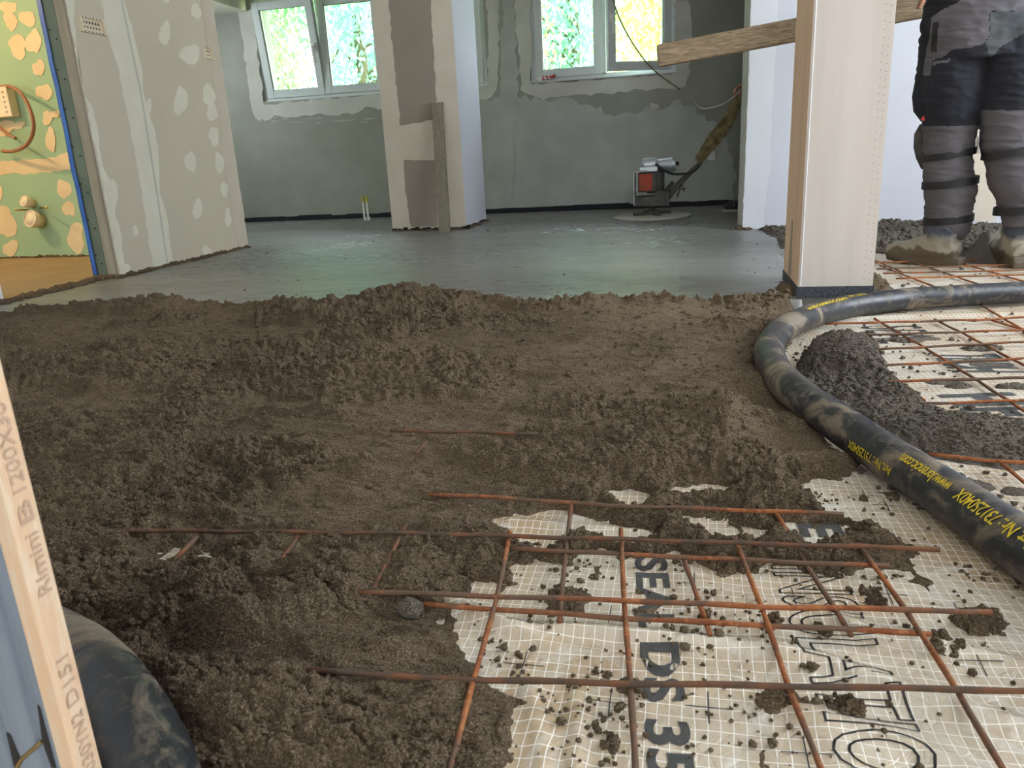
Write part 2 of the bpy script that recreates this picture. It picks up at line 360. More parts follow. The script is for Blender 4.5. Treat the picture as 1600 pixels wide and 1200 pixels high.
# back wall with three window openings
mb = MB(); T = .3; z0, z1 = 1.065, 1.875
xs = [(-4.7, -3.56), (-2.41, -2.2), (-1.55, -1.195), (-.055, 3.3)]
for a, b in xs: mb.bx((a, YB, z0), (b, YB+T, z1))
mb.bx((-4.7, YB, -.02), (3.3, YB+T, z0)); mb.bx((-4.7, YB, z1), (3.3, YB+T, CEIL))
fB = lambda a, b: ony(a, b, YB)
def bp(pts, mi, jag=.012): patch(mb, [fB(*p) for p in pts], (0, -1, 0), mi, jag=jag, seg=.04)
bp([(745, 330), (745, 160), (790, 150), (900, 160), (960, 178), (1010, 190), (985, 320), (880, 326)], 1, .03)
bp([(940, 320), (960, 178), (1070, 160), (1130, 200), (1147, 260), (1146, 316)], 1, .03)
bp([(372, 20), (394, 14), (413, 163), (408, 190), (400, 185), (392, 160), (384, 100), (378, 60)], 2)
bp([(392, 160), (412, 163), (604, 147), (606, 172), (570, 166), (560, 178), (520, 180), (500, 179), (455, 183), (430, 182), (415, 188), (400, 184)], 2)
bp([(742, 137), (763, 136), (760, 0), (779, 0), (780, 60), (776, 140), (768, 152), (745, 158)], 2)
bp([(805, 0), (828, 0), (830, 132), (860, 152), (830, 150), (815, 140), (812, 90), (806, 50)], 2)
bp([(830, 132), (1056, 114), (1078, 110), (1070, 135), (1055, 140), (1000, 140), (950, 146), (905, 150), (870, 150), (850, 156)], 2)
bp([(1054, 0), (1076, 0), (1080, 40), (1078, 112), (1057, 116)], 2)
bp([(786, 0), (803, 0), (806, 60), (812, 140), (806, 200), (798, 330), (772, 330), (768, 190), (780, 140), (782, 60)], 1, .02)
bp([(858, 172), (868, 163), (920, 164), (935, 172), (900, 178), (870, 178)], 1, .01)
bp([(1015, 160), (1028, 163), (1030, 169), (1018, 170)], 2, .004)
for k in range(16):
    x = random.uniform(410, 600); y = random.uniform(184, 194); bp([(x, y), (x+random.uniform(8, 40), y-1.5), (x+10, y+1)], 1, .002)
wall_back = struct('wall_back', mb, [M['plaster_dark'], M['plaster_mid'], M['plaster_light']])
mb = MB(); r = random.Random(3); x = -4.6
while x < .36:
    mb.bx((x, YB-.012-r.random()*.006, ZF-.01), (x+.16, YB, ZF+.035+r.random()*.012)); x += .155
struct('baseboard_back', mb, [M['foam_black']])
# left partition
mb = MB(); mb.bx((-2.765, 3.215, -.02), (XL, 4.39, CEIL))
def fL(a, b): p = onx(a, b, XL); return np.array([p[0], min(4.389, max(3.217, p[1])), min(CEIL, max(.03, p[2]))])
def lp(pts, mi, jag=.006): patch(mb, [fL(*p) for p in pts], (1, 0, 0), mi, jag=jag)
lp([(97, -14), (115, 0), (118, 60), (125, 110), (130, 150), (145, 170), (152, 200), (155, 230), (160, 262), (172, 280), (183, 310), (180, 335), (188, 360), (192, 400), (197, 428), (189, 431)], 1)
lp([(157, -8), (163, 30), (172, 70), (185, 110), (195, 160), (205, 210), (215, 260), (224, 320), (232, 380), (240, 418), (270, 409), (262, 350), (250, 300), (248, 240), (240, 200), (224, 150), (222, 110), (215, 80), (205, 40), (192, -6)], 1)
lp([(186, -8), (189, -8), (222, 150), (246, 300), (262, 410), (260, 411), (243, 300), (219, 150)], 2, .001)
lp([(313, 0), (331, 0), (389, 384), (373, 387), (352, 280), (345, 200), (330, 110), (322, 60)], 3, .004)
for a in [(257, 52, 8, 20), (297, 85, 14, 17), (282, 158, 10, 22), (297, 253, 8, 17), (308, 327, 7, 15), (322, 392, 7, 7), (305, 18, 8, 12), (326, 148, 9, 18), (331, 175, 9, 13), (334, 213, 8, 14), (343, 255, 6, 17), (350, 296, 5, 13), (356, 340, 5, 13), (211, 361, 4, 9), (258, 0, 5, 5), (196, 420, 7, 7), (232, 165, 4, 10), (175, 300, 9, 16)]:
    patch(mb, oval(*a, fL), (1, 0, 0), 1, jag=.002)
struct('wall_left', mb, [M['board_grey'], M['filler'], M['filler_line'], M['filler_warm']])
mb = MB(); mb.bx((-2.69, 3.2, 0), (-2.642, 3.216, CEIL)); st = struct('trim_1', mb, [M['frayed_edge']])
mb = MB(); mb.bx((-2.748, 3.198, 0), (-2.69, 3.216, CEIL))
for k in range(14):
    for dx in (0, .028):
        z = .12+k*.165+(.04 if dx == 0 else 0)
        mb.cyl((-2.735+dx, 3.199, z), (-2.735+dx, 3.196, z), .0048, 8, 1)
struct('trim_2', mb, [M['dark_stud'], M['black']])
mb = MB(); r = random.Random(5); pts = [(-2.756+r.uniform(-.003, .003), 3.196, z) for z in np.arange(0.02, CEIL, .09)]
for i in range(len(pts)-1):
    a, b = pts[i], pts[i+1]; mb.add([(a[0]-.014, a[1], a[2]), (a[0]+.013, a[1]-.004, a[2]), (b[0]+.013, b[1]-.004, b[2]), (b[0]-.014, b[1], b[2]),
        (a[0]-.014, a[1]+.02, a[2]), (b[0]-.014, b[1]+.02, b[2])], [(0, 1, 2, 3), (0, 3, 5, 4)])
tag(mb.build('masking_film', [M['blue_tape']], smooth=True), 'blue edge film running down the bathroom side of the metal stud', 'tape')
# bathroom wall, near left wall, other shell
YBA = 4.12
mb = MB(); mb.bx((-5.6, YBA, -.02), (-2.765, YBA+.1, CEIL)); fG = lambda a, b: ony(a, b, YBA)
patch(mb, [fG(*p) for p in [(-40, 255), (40, 250), (80, 247), (115, 236), (122, 266), (70, 269), (55, 272), (20, 270), (-40, 277)]], (0, -1, 0), 1, jag=.008)
for a in [(13, 12, 14, 10), (17, 33, 10, 14), (43, 29, 13, 12), (28, 72, 14, 18), (53, 65, 12, 19), (61, 106, 9, 13), (70, 144, 12, 13), (75, 184, 8, 11), (88, 178, 7, 6), (80, 219, 8, 18), (100, 295, 10, 16), (108, 326, 9, 13), (119, 372, 14, 22), (9, 347, 14, 28), (17, 388, 12, 12), (1, 300, 4, 10), (-25, 60, 12, 18), (8, 200, 16, 12), (30, 196, 9, 6)]:
    patch(mb, oval(*a, fG, rot=-.15), (0, -1, 0), 1, jag=.003)
struct('wall_bathroom', mb, [M['green_board'], M['filler_tan']])
struct('wall_bathroom_far', MB().bx((-5.7, -1, 0), (-5.6, YBA+.1, CEIL)), [M['green_board']])
struct('wall_left_near', MB().bx((-2.90, -2.6, -.02), (-2.745, 2.645, CEIL)), [M['white_wall']])
struct('wall_side_room', MB().bx((-4.8, YBA+.1, 0), (-4.7, 6.8, CEIL)), [M['plaster_dark']])
struct('ceiling', MB().bx((-5.7, -2.7, CEIL), (3.4, 6.9, CEIL+.12)), [M['white_wall']])
mb = MB()
for a, b in [((3.2, -2.7, 0), (3.3, 1.2, CEIL)), ((3.2, 3.2, 0), (3.3, 6.8, CEIL)), ((3.2, 1.2, 0), (3.3, 3.2, .9)), ((3.2, 1.2, 2.1), (3.3, 3.2, CEIL))]: mb.bx(a, b)
struct('wall_right_outer', mb, [M['white_wall']])
mb = MB()
for a, b in [((-5.7, -2.7, 0), (0, -2.6, CEIL)), ((1.2, -2.7, 0), (3.3, -2.6, CEIL)), ((0, -2.7, 2.1), (1.2, -2.6, CEIL)), ((0, -2.7, 0), (1.2, -2.6, .9))]: mb.bx(a, b)
struct('wall_front', mb, [M['white_wall']])
# right wall
mb = MB(); xr = onz(1160, 357, .05)[0]; mb.bx((xr, YR, -.02), (3.2, YR+.45, CEIL), 0); fR = lambda a, b: ony(a, b, YR)
patch(mb, [fR(*p) for p in [(1175, -20), (1216, -20), (1213, 60), (1208, 140), (1205, 200), (1204, 260), (1196, 310), (1192, 356), (1160, 357), (1168, 170)]], (0, -1, 0), 1, jag=.004)
patch(mb, [fR(*p) for p in [(1515, 280), (1530, 200), (1545, 205), (1560, 300), (1555, 345), (1508, 345)]], (0, -1, 0), 2, jag=.01)
wr = struct('wall_right', mb, [M['white_wall2'], M['white_wall'], M['filler_warm']])
mb = MB(); mb.bx((xr-.004, YR+.002, ZF), (xr, YR+.43, CEIL)); struct('trim_3', mb, [M['plaster_light']])
# soffit
struct('trim_4', MB().bx((-4.7, YBA+.1, 1.79), (-3.6, YB, CEIL)), [M['filler']])
# finished floor: trowelled screed, fine relief
gx = np.linspace(-4.75, .66, 420); gy = np.linspace(2.385, 6.52, 520); X, Y = np.meshgrid(gx, gy)
Z = ZF+.0012*fbm(X*3, Y*4, 3, 2)+.0016*np.maximum(0, fbm(X*6, Y*16, 4, 12)-.28)*3
sp = (caps(X, Y, .03, 55, .16))*np.clip(fbm(X*2.2, Y*3, 3, 60)*3, 0, 1); Z = Z+sp*.25
xe = np.where(Y < 2.45, .20, np.where(Y < 2.8, .34, .44))+.05*fbm(Y*4, Y*0, 3, 8)+np.clip((Y-3.3)/.6, 0, 1)*.02
Z = np.where(X > xe, ZF-.06, Z)
tag(gridmesh('floor', X, Y, Z, M['floor'], keep=(X < xe+.02)), kind='structure')
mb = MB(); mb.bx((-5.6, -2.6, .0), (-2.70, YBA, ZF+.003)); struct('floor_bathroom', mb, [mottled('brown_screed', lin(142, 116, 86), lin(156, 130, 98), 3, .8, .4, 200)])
struct('floor_slab', MB().bx((-5.7, -2.7, -.15), (3.3, 6.9, -.03)), [M['grey_concrete']])
# pillars
cb = empty('pillar', (-1.66, 5.42, 0), 'wide boarded pillar in the middle of the room with a board leaning on it', 'pillar')
mb = MB(); cx0, cx1, cy0, cy1 = onz(626, 358, ZF)[0]-.004, onz(733, 356, ZF)[0], 5.15, 5.72
mb.bx((cx0, cy0, ZF), (cx1, cy1, CEIL), 0); fC = lambda a, b: ony(a, b, cy0)
patch(mb, [fC(*p) for p in [(606, -20), (672, -20), (674, 30), (678, 90), (682, 155), (680, 186), (626, 196), (619, 130), (612, 60)]], (0, -1, 0), 1, jag=.006)
patch(mb, [fC(*p) for p in [(631, 250), (680, 250), (684, 354), (642, 354), (638, 330), (634, 300)]], (0, -1, 0), 1, jag=.003)
patch(mb, [(cx1, cy0+.004, ZF), (cx1, cy1, ZF), (cx1, cy1, CEIL), (cx1, cy0+.004, CEIL)], (1, 0, 0), 2, jag=0)
mb.build('boarding', [M['filler_warm'], M['board_taupe'], M['white_wall2']], cb)
mb = MB(); r = random.Random(9); x = cx0-.002
while x < cx1: mb.bx((x, cy0-.006, ZF-.01), (x+.03, cy0+.01, ZF+.012+r.random()*.014)); x += .028
y = cy0
while y < cy1: mb.bx((cx1-.01, y, ZF-.01), (cx1+.006, y+.03, ZF+.012+r.random()*.014)); y += .028
mb.build('foam_strip', [M['foam_black']], cb)
px0, px1, py0, py1 = onz(1246, 466, ZF)[0], onz(1356, 460, ZF)[0], onz(1246, 466, ZF)[1], onz(1219, 438, ZF)[1]+.01
rp = empty('pillar', ((px0+px1)/2, (py0+py1)/2, 0), 'narrow cream and peach boarded pillar standing inside the hose bend', 'pillar')
mb = MB(); mb.bx((px0, py0, .085), (px1, py1, CEIL), 0)
patch(mb, [(px0, py0+.002, .086), (px0, py1, .086), (px0, py1, CEIL), (px0, py0+.002, CEIL)], (-1, 0, 0), 1, jag=0)
for z in np.arange(.1, 2.4, .021):       # dimples of the corner bead
    for dx in (.012, .026): mb.cyl((px1-dx, py0, z+dx*.3), (px1-dx, py0-.0007, z+dx*.3), .0016, 6, 2)
mb.cyl((px0+.006, py0-.0008, .09), (px0+.004, py0-.0008, 2.4), .002, 6, 3)
patch(mb, [onx(*p, px0) for p in [(1238, 345), (1240, 345), (1236, 440), (1231, 445)]], (-1, 0, 0), 4, jag=.001, th=.002)
mb.build('boarding', [M['column_front'], M['column_side'], M['board_taupe'], M['white_wall'], M['board_taupe']], rp)
MB().bx((px0-.004, py0-.006, .052), (px1+.004, py1, .086)).build('foam_strip', [M['foam_blue']], rp)
MB().bx((px0+.004, py0+.004, -.01), (px1-.004, py1-.004, .053)).build('concrete_base', [M['grey_concrete']], rp)

# ------------------------------------------------------------------ windows
def rect_frame(x0, x1, za, zb, w, d, y, mi=0, mb=None):
    mb = mb or MB()
    mb.bx((x0, y, za), (x0+w, y+d, zb), mi); mb.bx((x1-w, y, za), (x1, y+d, zb), mi)
    mb.bx((x0+w, y, za), (x1-w, y+d, za+w), mi); mb.bx((x0+w, y, zb-w), (x1-w, y+d, zb), mi); return mb
def sash(name, x0, x1, za, zb, y, parent, M4=None, handle=True, bars=0, hside=1):
    o = rect_frame(x0, x1, za, zb, .062, .055, y).build(name, [M['pvc']], parent, bevel=.004)
    g = MB().bx((x0+.06, y+.022, za+.06), (x1-.06, y+.030, zb-.06)).build('pane', [M['glass']], o)
    mb = rect_frame(x0+.058, x1-.058, za+.058, zb-.058, .007, .01, y+.012); s = mb.build('seal', [M['seal']], o)
    if bars:
        mb = MB()
        for k in range(bars): z = za+.06+(zb-za-.12)*(k+1)/(bars+1); mb.bx((x0+.06, y+.02, z-.004), (x1-.06, y+.032, z+.004))
        mb.build('glazing_bar', [M['steel']], o)
    if handle:
        hx = x1-.03 if hside > 0 else x0+.03
        zc = (za+zb)/2; mb = MB(); mb.box((hx, y-.008, zc), (.028, .016, .07)); mb.bx((hx-.01, y-.045, zc-.01), (hx+.01, y, zc+.01)); mb.bx((hx-.011, y-.05, zc-.12), (hx+.011, y-.032, zc+.012))
        mb.build('handle', [M['white_plastic']], o, bevel=.003)
    if M4 is not None:
        piv, R4 = M4; Mw = Matrix.Translation(piv) @ R4 @ Matrix.Translation(-Vector(piv))
        for q in [o]+list(o.children): q.data.transform(Mw) if q is o else q.data.transform(Mw)
    return o
def window(n, x0, x1, za, zb, mull):
    mb = rect_frame(x0, x1, za, zb, .038, .075, YB+.035)
    if mull: mb.bx((mull-.018, YB+.035, za+.03), (mull+.018, YB+.11, zb-.03))
    mb.bx((x0, YB+.002, za-.004), (x1, YB+.04, za+.004))
    return tag(mb.build('window_%d' % n, [M['pvc']]), kind='structure')
w1 = window(1, -3.56, -2.41, z0, z1, -2.985)
sash('sash', -3.525, -2.985, z0+.03, z1-.03, YB+.02, w1, (Vector((-3.25, YB+.05, z0+.03)), Matrix.Rotation(math.radians(7), 4, 'X')))
sash('sash', -2.985, -2.445, z0+.03, z1-.03, YB+.02, w1, handle=False)
w2 = window(2, -2.2, -1.55, z0, z1, None)
sash('sash', -2.165, -1.585, z0+.03, z1-.03, YB+.02, w2, handle=False, bars=2)
w3 = window(3, -1.195, -.055, z0, z1, -.612)
sash('sash', -1.16, -.625, z0+.03, z1-.03, YB+.02, w3, handle=False)
sash('sash', -.60, -.09, z0+.03, z1-.03, YB+.02, w3, (Vector((-.09, YB+.02, z0)), Matrix.Rotation(math.radians(24), 4, 'Z')), hside=-1)
# outside: lawn and trees
tag(MB().bx((-16, 6.85, .3), (12, 26, .4)).build('ground', [M['lawn']]), kind='structure')
def tree(x, y, h, w, mat, label, nleaf, droop, seed):
    nleaf = int(nleaf*2.3)
    r = np.random.default_rng(seed); root = empty('tree', (x, y, .4), label, 'tree', 'trees outside the windows')
    mb = MB(); mb.tube([(x, y, .35), (x+.05, y, .4+h*.35), (x-.05, y+.05, .4+h*.7), (x, y, .4+h*.95)], [.11, .09, .06, .02], 8)
    br = []
    for k in range(26):
        a = r.uniform(0, 6.28); z = .4+h*r.uniform(.25, .95); L = w*r.uniform(.5, 1)
        p = [np.array((x, y, z)), np.array((x+math.cos(a)*L*.5, y+math.sin(a)*L*.5, z+.25)), np.array((x+math.cos(a)*L, y+math.sin(a)*L, z-.1-droop*.3))]
        br.append(p); mb.tube(p, [.03, .018, .006], 5)
    mb.build('trunk', [M['bark']], root, smooth=True)
    C = []
    for k in range(nleaf):
        p = br[r.integers(len(br))]; t = r.uniform(.2, 1); c = (p[0]*(1-t)**2+2*p[1]*t*(1-t)+p[2]*t*t)
        c = c+r.normal(0, .16, 3); c[2] -= abs(r.normal(0, droop)); C.append(c)
    C = np.array(C); C[:, 2] = np.maximum(C[:, 2], .45); A = r.normal(0, 1, (nleaf, 3)); A /= np.linalg.norm(A, axis=1)[:, None]; A[:, 2] -= .7
    B = np.cross(A, r.normal(0, 1, (nleaf, 3))); B /= np.linalg.norm(B, axis=1)[:, None]
    s = r.uniform(.028, .062, (nleaf, 1)); V = np.stack([C-A*s, C+B*s*.45, C+A*s, C-B*s*.45], 1).reshape(-1, 3)
    F = [(4*i, 4*i+1, 4*i+2, 4*i+3) for i in range(nleaf)]; mb = MB(); mb.add(V, F); mb.build('foliage', [mat], root)
tree(-6.6, 11.2, 4.4, 1.5, M['leaf_green'], 'green leafy tree outside the left sash of the tilted window', 5200, .5, 1)
tree(-5.0, 12.3, 4.8, 1.5, M['leaf_blue'], 'blue-green tree outside the fixed sash of the left window', 5200, .5, 2)
tree(-7.9, 13.4, 5.6, 1.9, M['leaf_yellow'], 'yellow-green tree set back behind the left window', 5200, .4, 3)
tree(-2.7, 11.2, 4.6, 1.2, M['leaf_yellow'], 'yellow-green tree outside the narrow window by the pillar', 4200, .9, 4)
tree(-1.55, 11.6, 5.0, 1.25, M['leaf_blue'], 'drooping blue-green tree outside the closed sash of the right window', 3600, 1.0, 5)
tree(-.25, 11.8, 5.0, 1.2, M['leaf_yellow'], 'drooping yellow-green tree outside the open sash of the right window', 4600, 1.0, 6)
tree(-3.9, 14.2, 6.0, 1.8, M['leaf_green'], 'tall green tree set back between the windows', 4200, .6, 7)
# ------------------------------------------------------------------ foil on the floor
def foil_z(X, Y):
    z = .0018*fbm(X*5, Y*5, 4, 31)+.001*fbm(X*22, Y*14, 3, 35)
    # long folds
    for (pts, hgt, wd) in FOLDS:
        d = np.full(np.shape(X), 9.)
        for (ax, ay), (bx, by) in zip(pts[:-1], pts[1:]):
            ex, ey = bx-ax, by-ay; t = np.clip(((X-ax)*ex+(Y-ay)*ey)/(ex*ex+ey*ey), 0, 1); d = np.minimum(d, np.hypot(X-ax-t*ex, Y-ay-t*ey))
        z = z+hgt*np.exp(-(d/wd)**2)
    return z+.0005
FOLDS = [(pz([(690, 935), (790, 985), (950, 990), (1130, 1010), (1280, 1035), (1450, 1095), (1650, 1150)]), .009, .014),
         (pz([(700, 940), (850, 1010), (1000, 1040), (1150, 1062)]), .005, .010),
         (pz([(900, 1090), (905, 1150), (890, 1250)]), .006, .010), (pz([(830, 1080), (850, 1200)]), .005, .012),
         (pz([(800, 815), (870, 822), (1000, 835)]), .006, .012), (pz([(1180, 940), (1300, 960), (1380, 1010)]), .004, .012),
         (pz([(1330, 980), (1440, 1000), (1600, 1040)]), .005, .012), (pz([(1050, 870), (1250, 1050), (1330, 1200)]), .003, .02),
         (pz([(1300, 500), (1420, 495), (1600, 490)]), .006, .02), (pz([(1240, 1110), (1400, 1150), (1560, 1230)]), .005, .012)]
s = np.linspace(0, 1, 620); gx = np.linspace(-.75, 1.25, 620); gy = .28+(s**1.6)*2.7; X, Y = np.meshgrid(gx, gy)
foil = empty('vapour_barrier_foil', (0, 0, 0), 'milky foil with woven white scrim and printed lettering, laid under the rusty mesh', 'foil')
gridmesh('scrim_sheet', X, Y, foil_z(X, Y), M['foil'], parent=foil)
gx = np.linspace(-2.63, 3.19, 150); gy = np.linspace(-2.5, 4.57, 150); X, Y = np.meshgrid(gx, gy); Z = foil_z(X, Y)-.0005
Z = np.where((X > -.7) & (X < 1.2) & (Y > .35) & (Y < 2.9), -.012, Z)
gridmesh('outer_sheet', X, Y, Z, M['foil'], parent=foil)
def drape(me, lift=.0007):
    v = np.empty(len(me.vertices)*3); me.vertices.foreach_get('co', v); v = v.reshape(-1, 3)
    v[:, 2] = foil_z(v[:, 0], v[:, 1])+lift+v[:, 2]*0; me.vertices.foreach_set('co', v.reshape(-1)); me.update()
def text_mesh(body, size, outline=0, sx=1.0, spacing=1.0, bold=0):
    c = bpy.data.curves.new('t', 'FONT'); c.body = body; c.size = size; c.space_character = spacing; c.resolution_u = 4
    if outline: c.fill_mode = 'NONE'; c.bevel_depth = outline; c.bevel_resolution = 0; c.offset = bold
    elif bold: c.offset = bold
    o = bpy.data.objects.new('t', c); COL.objects.link(o); dg = bpy.context.evaluated_depsgraph_get(); dg.update()
    me = bpy.data.meshes.new_from_object(o.evaluated_get(dg)); bpy.data.objects.remove(o); bpy.data.curves.remove(c)
    bm = bmesh.new(); bm.from_mesh(me); bmesh.ops.triangulate(bm, faces=bm.faces)
    bmesh.ops.subdivide_edges(bm, edges=[e for e in bm.edges if e.calc_length() > size*.12], cuts=3, use_grid_fill=False); bm.to_mesh(me); bm.free()
    v = np.empty(len(me.vertices)*3); me.vertices.foreach_get('co', v); v = v.reshape(-1, 3); v[:, 0] -= v[:, 0].min(); v[:, 1] -= v[:, 1].min(); v[:, 0] *= sx
    return me, v
def floor_text(name, body, a, b, depth, mat, outline=0, bold=0, flip=1):
    """text whose baseline runs from world a to b, letters rising to the left of the line"""
    me, v = text_mesh(body, .1, outline, 1, 1.0, bold); a = np.array(a); b = np.array(b); L = np.linalg.norm(b-a); e = (b-a)/L; u = np.array([-e[1], e[0]])
    w, h = v[:, 0].max(), v[:, 1].max(); q = a+np.outer(v[:, 0]/w*L, e)+np.outer(v[:, 1]/h*depth, u)
    V = np.zeros_like(v); V[:, :2] = q; me.vertices.foreach_set('co', V.reshape(-1)); me.update(); drape(me); return link(name, me, mat, foil)
G = lambda x, y: onz(x, y, .001)[:2]
floor_text('lettering', 'SEAL DS 35', (.0, 0)+G(985, 868)*1, G(1010, 1232), .072, M['ink'], bold=.0035) if False else None
a = G(991, 872); b = G(1011, 1216); floor_text('lettering', 'SEAL DS 35', a, b, np.linalg.norm(G(1075, 1115)-G(1005, 1112)), M['ink'], bold=.0032)
a = G(1180, 868); wa = G(1236, 985); wb = G(1283, 1125); e_ = (wb-wa); a = wa-e_*(.35/.35); b = wa+e_*(.65/.35); floor_text('lettering', 'INSULATION', a, b, np.linalg.norm(G(1428, 1110)-G(1278, 1100)), M['ink_thin'], outline=.0011, bold=.0012)
a = G(1380, 462); b = G(1438, 520); floor_text('lettering', 'TECH', (.60, 2.0), (.60, 1.83), .15, M['ink'], bold=.004)
floor_text('lettering', 'SEAL', (.50, 2.30), (.51, 2.10), .16, M['ink_thin'])
floor_text('lettering', 'HF', (.52, 1.66), (.545, 1.52), .15, M['ink'], bold=.004)
floor_text('lettering', 'VC', (.72, 1.63), (.73, 1.50), .08, M['ink_thin'])
floor_text('lettering', 'SE', (.16, 1.085), (.165, 1.0), .06, M['ink'], bold=.004)
for (x, y) in [(953, 965), (1092, 1003), (953, 1100), (1107, 1107), (1530, 1035), (1388, 930), (1240, 935), (822, 985), (818, 1040), (1085, 915), (1352, 775), (1385, 790), (1260, 1180), (1500, 960), (1420, 745)]:
    c = onz(x, y); L = .022; mb = MB()
    for e in ((1, 0), (0, 1)):
        q = [(c[0]-e[0]*L-e[1]*.0006, c[1]-e[1]*L-e[0]*.0006, 0), (c[0]-e[0]*L+e[1]*.0006, c[1]-e[1]*L+e[0]*.0006, 0), (c[0]+e[0]*L+e[1]*.0006, c[1]+e[1]*L+e[0]*.0006, 0), (c[0]+e[0]*L-e[1]*.0006, c[1]+e[1]*L-e[0]*.0006, 0)]
        mb.add(q, [(0, 1, 2, 3)])
    me = mb.mesh('cross_mark'); drape(me, .0008); link('cross_mark', me, M['ink_thin'], foil)

# ------------------------------------------------------------------ screed
def ss(a, b, x): t = np.clip((x-a)/(b-a), 0, 1); return t*t*(3-2*t)
def cmask(X, Y, s=0):
    m = .10+.90*ss(-.12, .10, fbm(X*2.4, Y*5.5, 4, s+40)+.12*ss(1.9, 2.2, Y)+.10*ss(.95, .8, Y))
    for (c, r1, r2, h) in (BUMPS if s == 0 else ()):
        if h < -.02: m = m*(1-.85*np.exp(-(((X-c[0])/r1)**2+((Y-c[1])/r2)**2)*1.3))
    return m
def crumb(X, Y, amp, s=0, fine=True):
    m = cmask(X, Y, s); wx = X+.006*vn(X*60, Y*60, s+9); wy = Y+.006*vn(X*60+5, Y*60, s+19)
    z = caps(wx, wy, .022, s+1, .5)*.42+caps(wx, wy, .0115, s+2, .8)*.62
    if fine: z = z+caps(wx, wy, .0062, s+3)*.5
    f_ = ss(1.0, 1.7, Y); z = z+f_*(caps(wx, wy, .015, s+6, .8)*.55+caps(wx, wy, .030, s+7, .25)*.2)
    return amp*m*z
MAIN = pz([(1262, 494), (1232, 522), (1222, 560), (1240, 620), (1270, 655), (1310, 690), (1352, 722), (1318, 738), (1290, 738), (1255, 748), (1275, 768), (1300, 790), (1340, 800), (1370, 815), (1420, 840), (1465, 862), (1470, 880), (1500, 925), (1468, 933), (1440, 915), (1420, 890), (1395, 885), (1330, 890), (1280, 888), (1200, 880), (1150, 895), (1125, 890), (1095, 872), (1060, 868), (1000, 866), (960, 870), (930, 860), (900, 868), (870, 872), (840, 862), (800, 868), (792, 890), (800, 905), (760, 925), (725, 915), (704, 927), (731, 955), (750, 1009), (792, 1036), (800, 1055), (846, 1078), (850, 1109), (808, 1109), (798, 1125), (804, 1182), (812, 1230), (812, 1420), (-600, 1420)], .012)
MAIN += [(-2.72, .2), (-2.72, 2.42), (-1.8, 2.46), (-1.2, 2.42), (-.5, 2.44), (.1, 2.44), (.31, 2.50), (.37, 2.36)]
HOLES = [pz(h, .014) for h in [
    [(775, 804), (800, 798), (835, 794), (881, 792), (886, 801), (875, 830), (861, 844), (838, 841), (819, 830), (813, 817)],
    [(945, 769), (972, 759), (1002, 767), (975, 777)], [(1047, 758), (1085, 745), (1136, 744), (1138, 751), (1112, 759), (1065, 761)],
    [(1062, 799), (1135, 802), (1138, 822), (1115, 828), (1080, 811)], [(1156, 811), (1190, 818), (1182, 828), (1158, 825)],
    [(1226, 804), (1296, 808), (1327, 814), (1327, 824), (1300, 827), (1279, 835), (1268, 822)],
    [(888, 791), (935, 801), (950, 815), (905, 818), (888, 815)], [(955, 824), (995, 818), (1010, 828), (985, 838), (950, 840)],
    [(256, 855), (276, 853), (282, 862), (262, 866)], [(312, 858), (328, 856), (330, 866), (314, 868)], [(336, 858), (358, 860), (352, 868), (338, 866)],
    [(735, 900), (765, 903), (758, 918), (738, 915)], [(815, 868), (925, 870), (925, 915), (830, 920)]]]
ISLES = [pz(h, .004) for h in [
    [(1488, 960), (1500, 945), (1540, 942), (1575, 965), (1560, 985), (1520, 985)], [(1185, 1085), (1230, 1080), (1245, 1092), (1320, 1095), (1338, 1112), (1310, 1120), (1250, 1112), (1200, 1110)],
    [(930, 1060), (960, 1040), (990, 1060), (1000, 1085), (960, 1085)], [(1035, 1068), (1100, 1068), (1105, 1085), (1050, 1088)], [(870, 1062), (910, 1066), (905, 1082), (868, 1080)],
    [(950, 1115), (975, 1110), (985, 1130), (955, 1135)], [(1080, 955), (1110, 950), (1115, 975), (1090, 972)], [(840, 915), (900, 905), (935, 925), (930, 965), (860, 970), (845, 945)],
    [(985, 940), (1035, 935), (1030, 965), (985, 965)], [(1200, 965), (1215, 960), (1212, 985), (1200, 985)], [(1355, 925), (1380, 925), (1378, 945), (1360, 945)],
    [(1450, 990), (1500, 1000), (1490, 1020), (1460, 1015)], [(955, 1150), (975, 1145), (975, 1175), (958, 1175)], [(1410, 700), (1412, 700), (1411, 702)], [(1370, 765), (1410, 765), (1400, 780)],
    [(905, 880), (945, 872), (950, 900), (910, 905)], [(1030, 875), (1050, 870), (1052, 880)], [(1222, 880), (1240, 885), (1230, 905), (1205, 900)], [(1270, 980), (1300, 975), (1290, 990)], [(1175, 1165), (1210, 1160), (1205, 1200), (1180, 1200)]]]
_cp = [(-200, 500), (0, 489), (60, 486), (100, 483), (150, 484), (200, 478), (240, 472), (330, 473), (370, 462), (400, 459), (440, 463), (470, 458), (500, 454), (540, 450), (600, 447), (650, 449), (700, 457), (760, 464), (830, 468), (870, 470), (900, 461), (935, 455), (965, 464), (1000, 466), (1040, 459), (1070, 463), (1110, 471), (1180, 477), (1260, 484)]
_cw = np.array([ony(a, b, 2.33) for a, b in _cp]); _o = np.argsort(_cw[:, 0]); CXS, CZS = _cw[_o, 0], _cw[_o, 2]
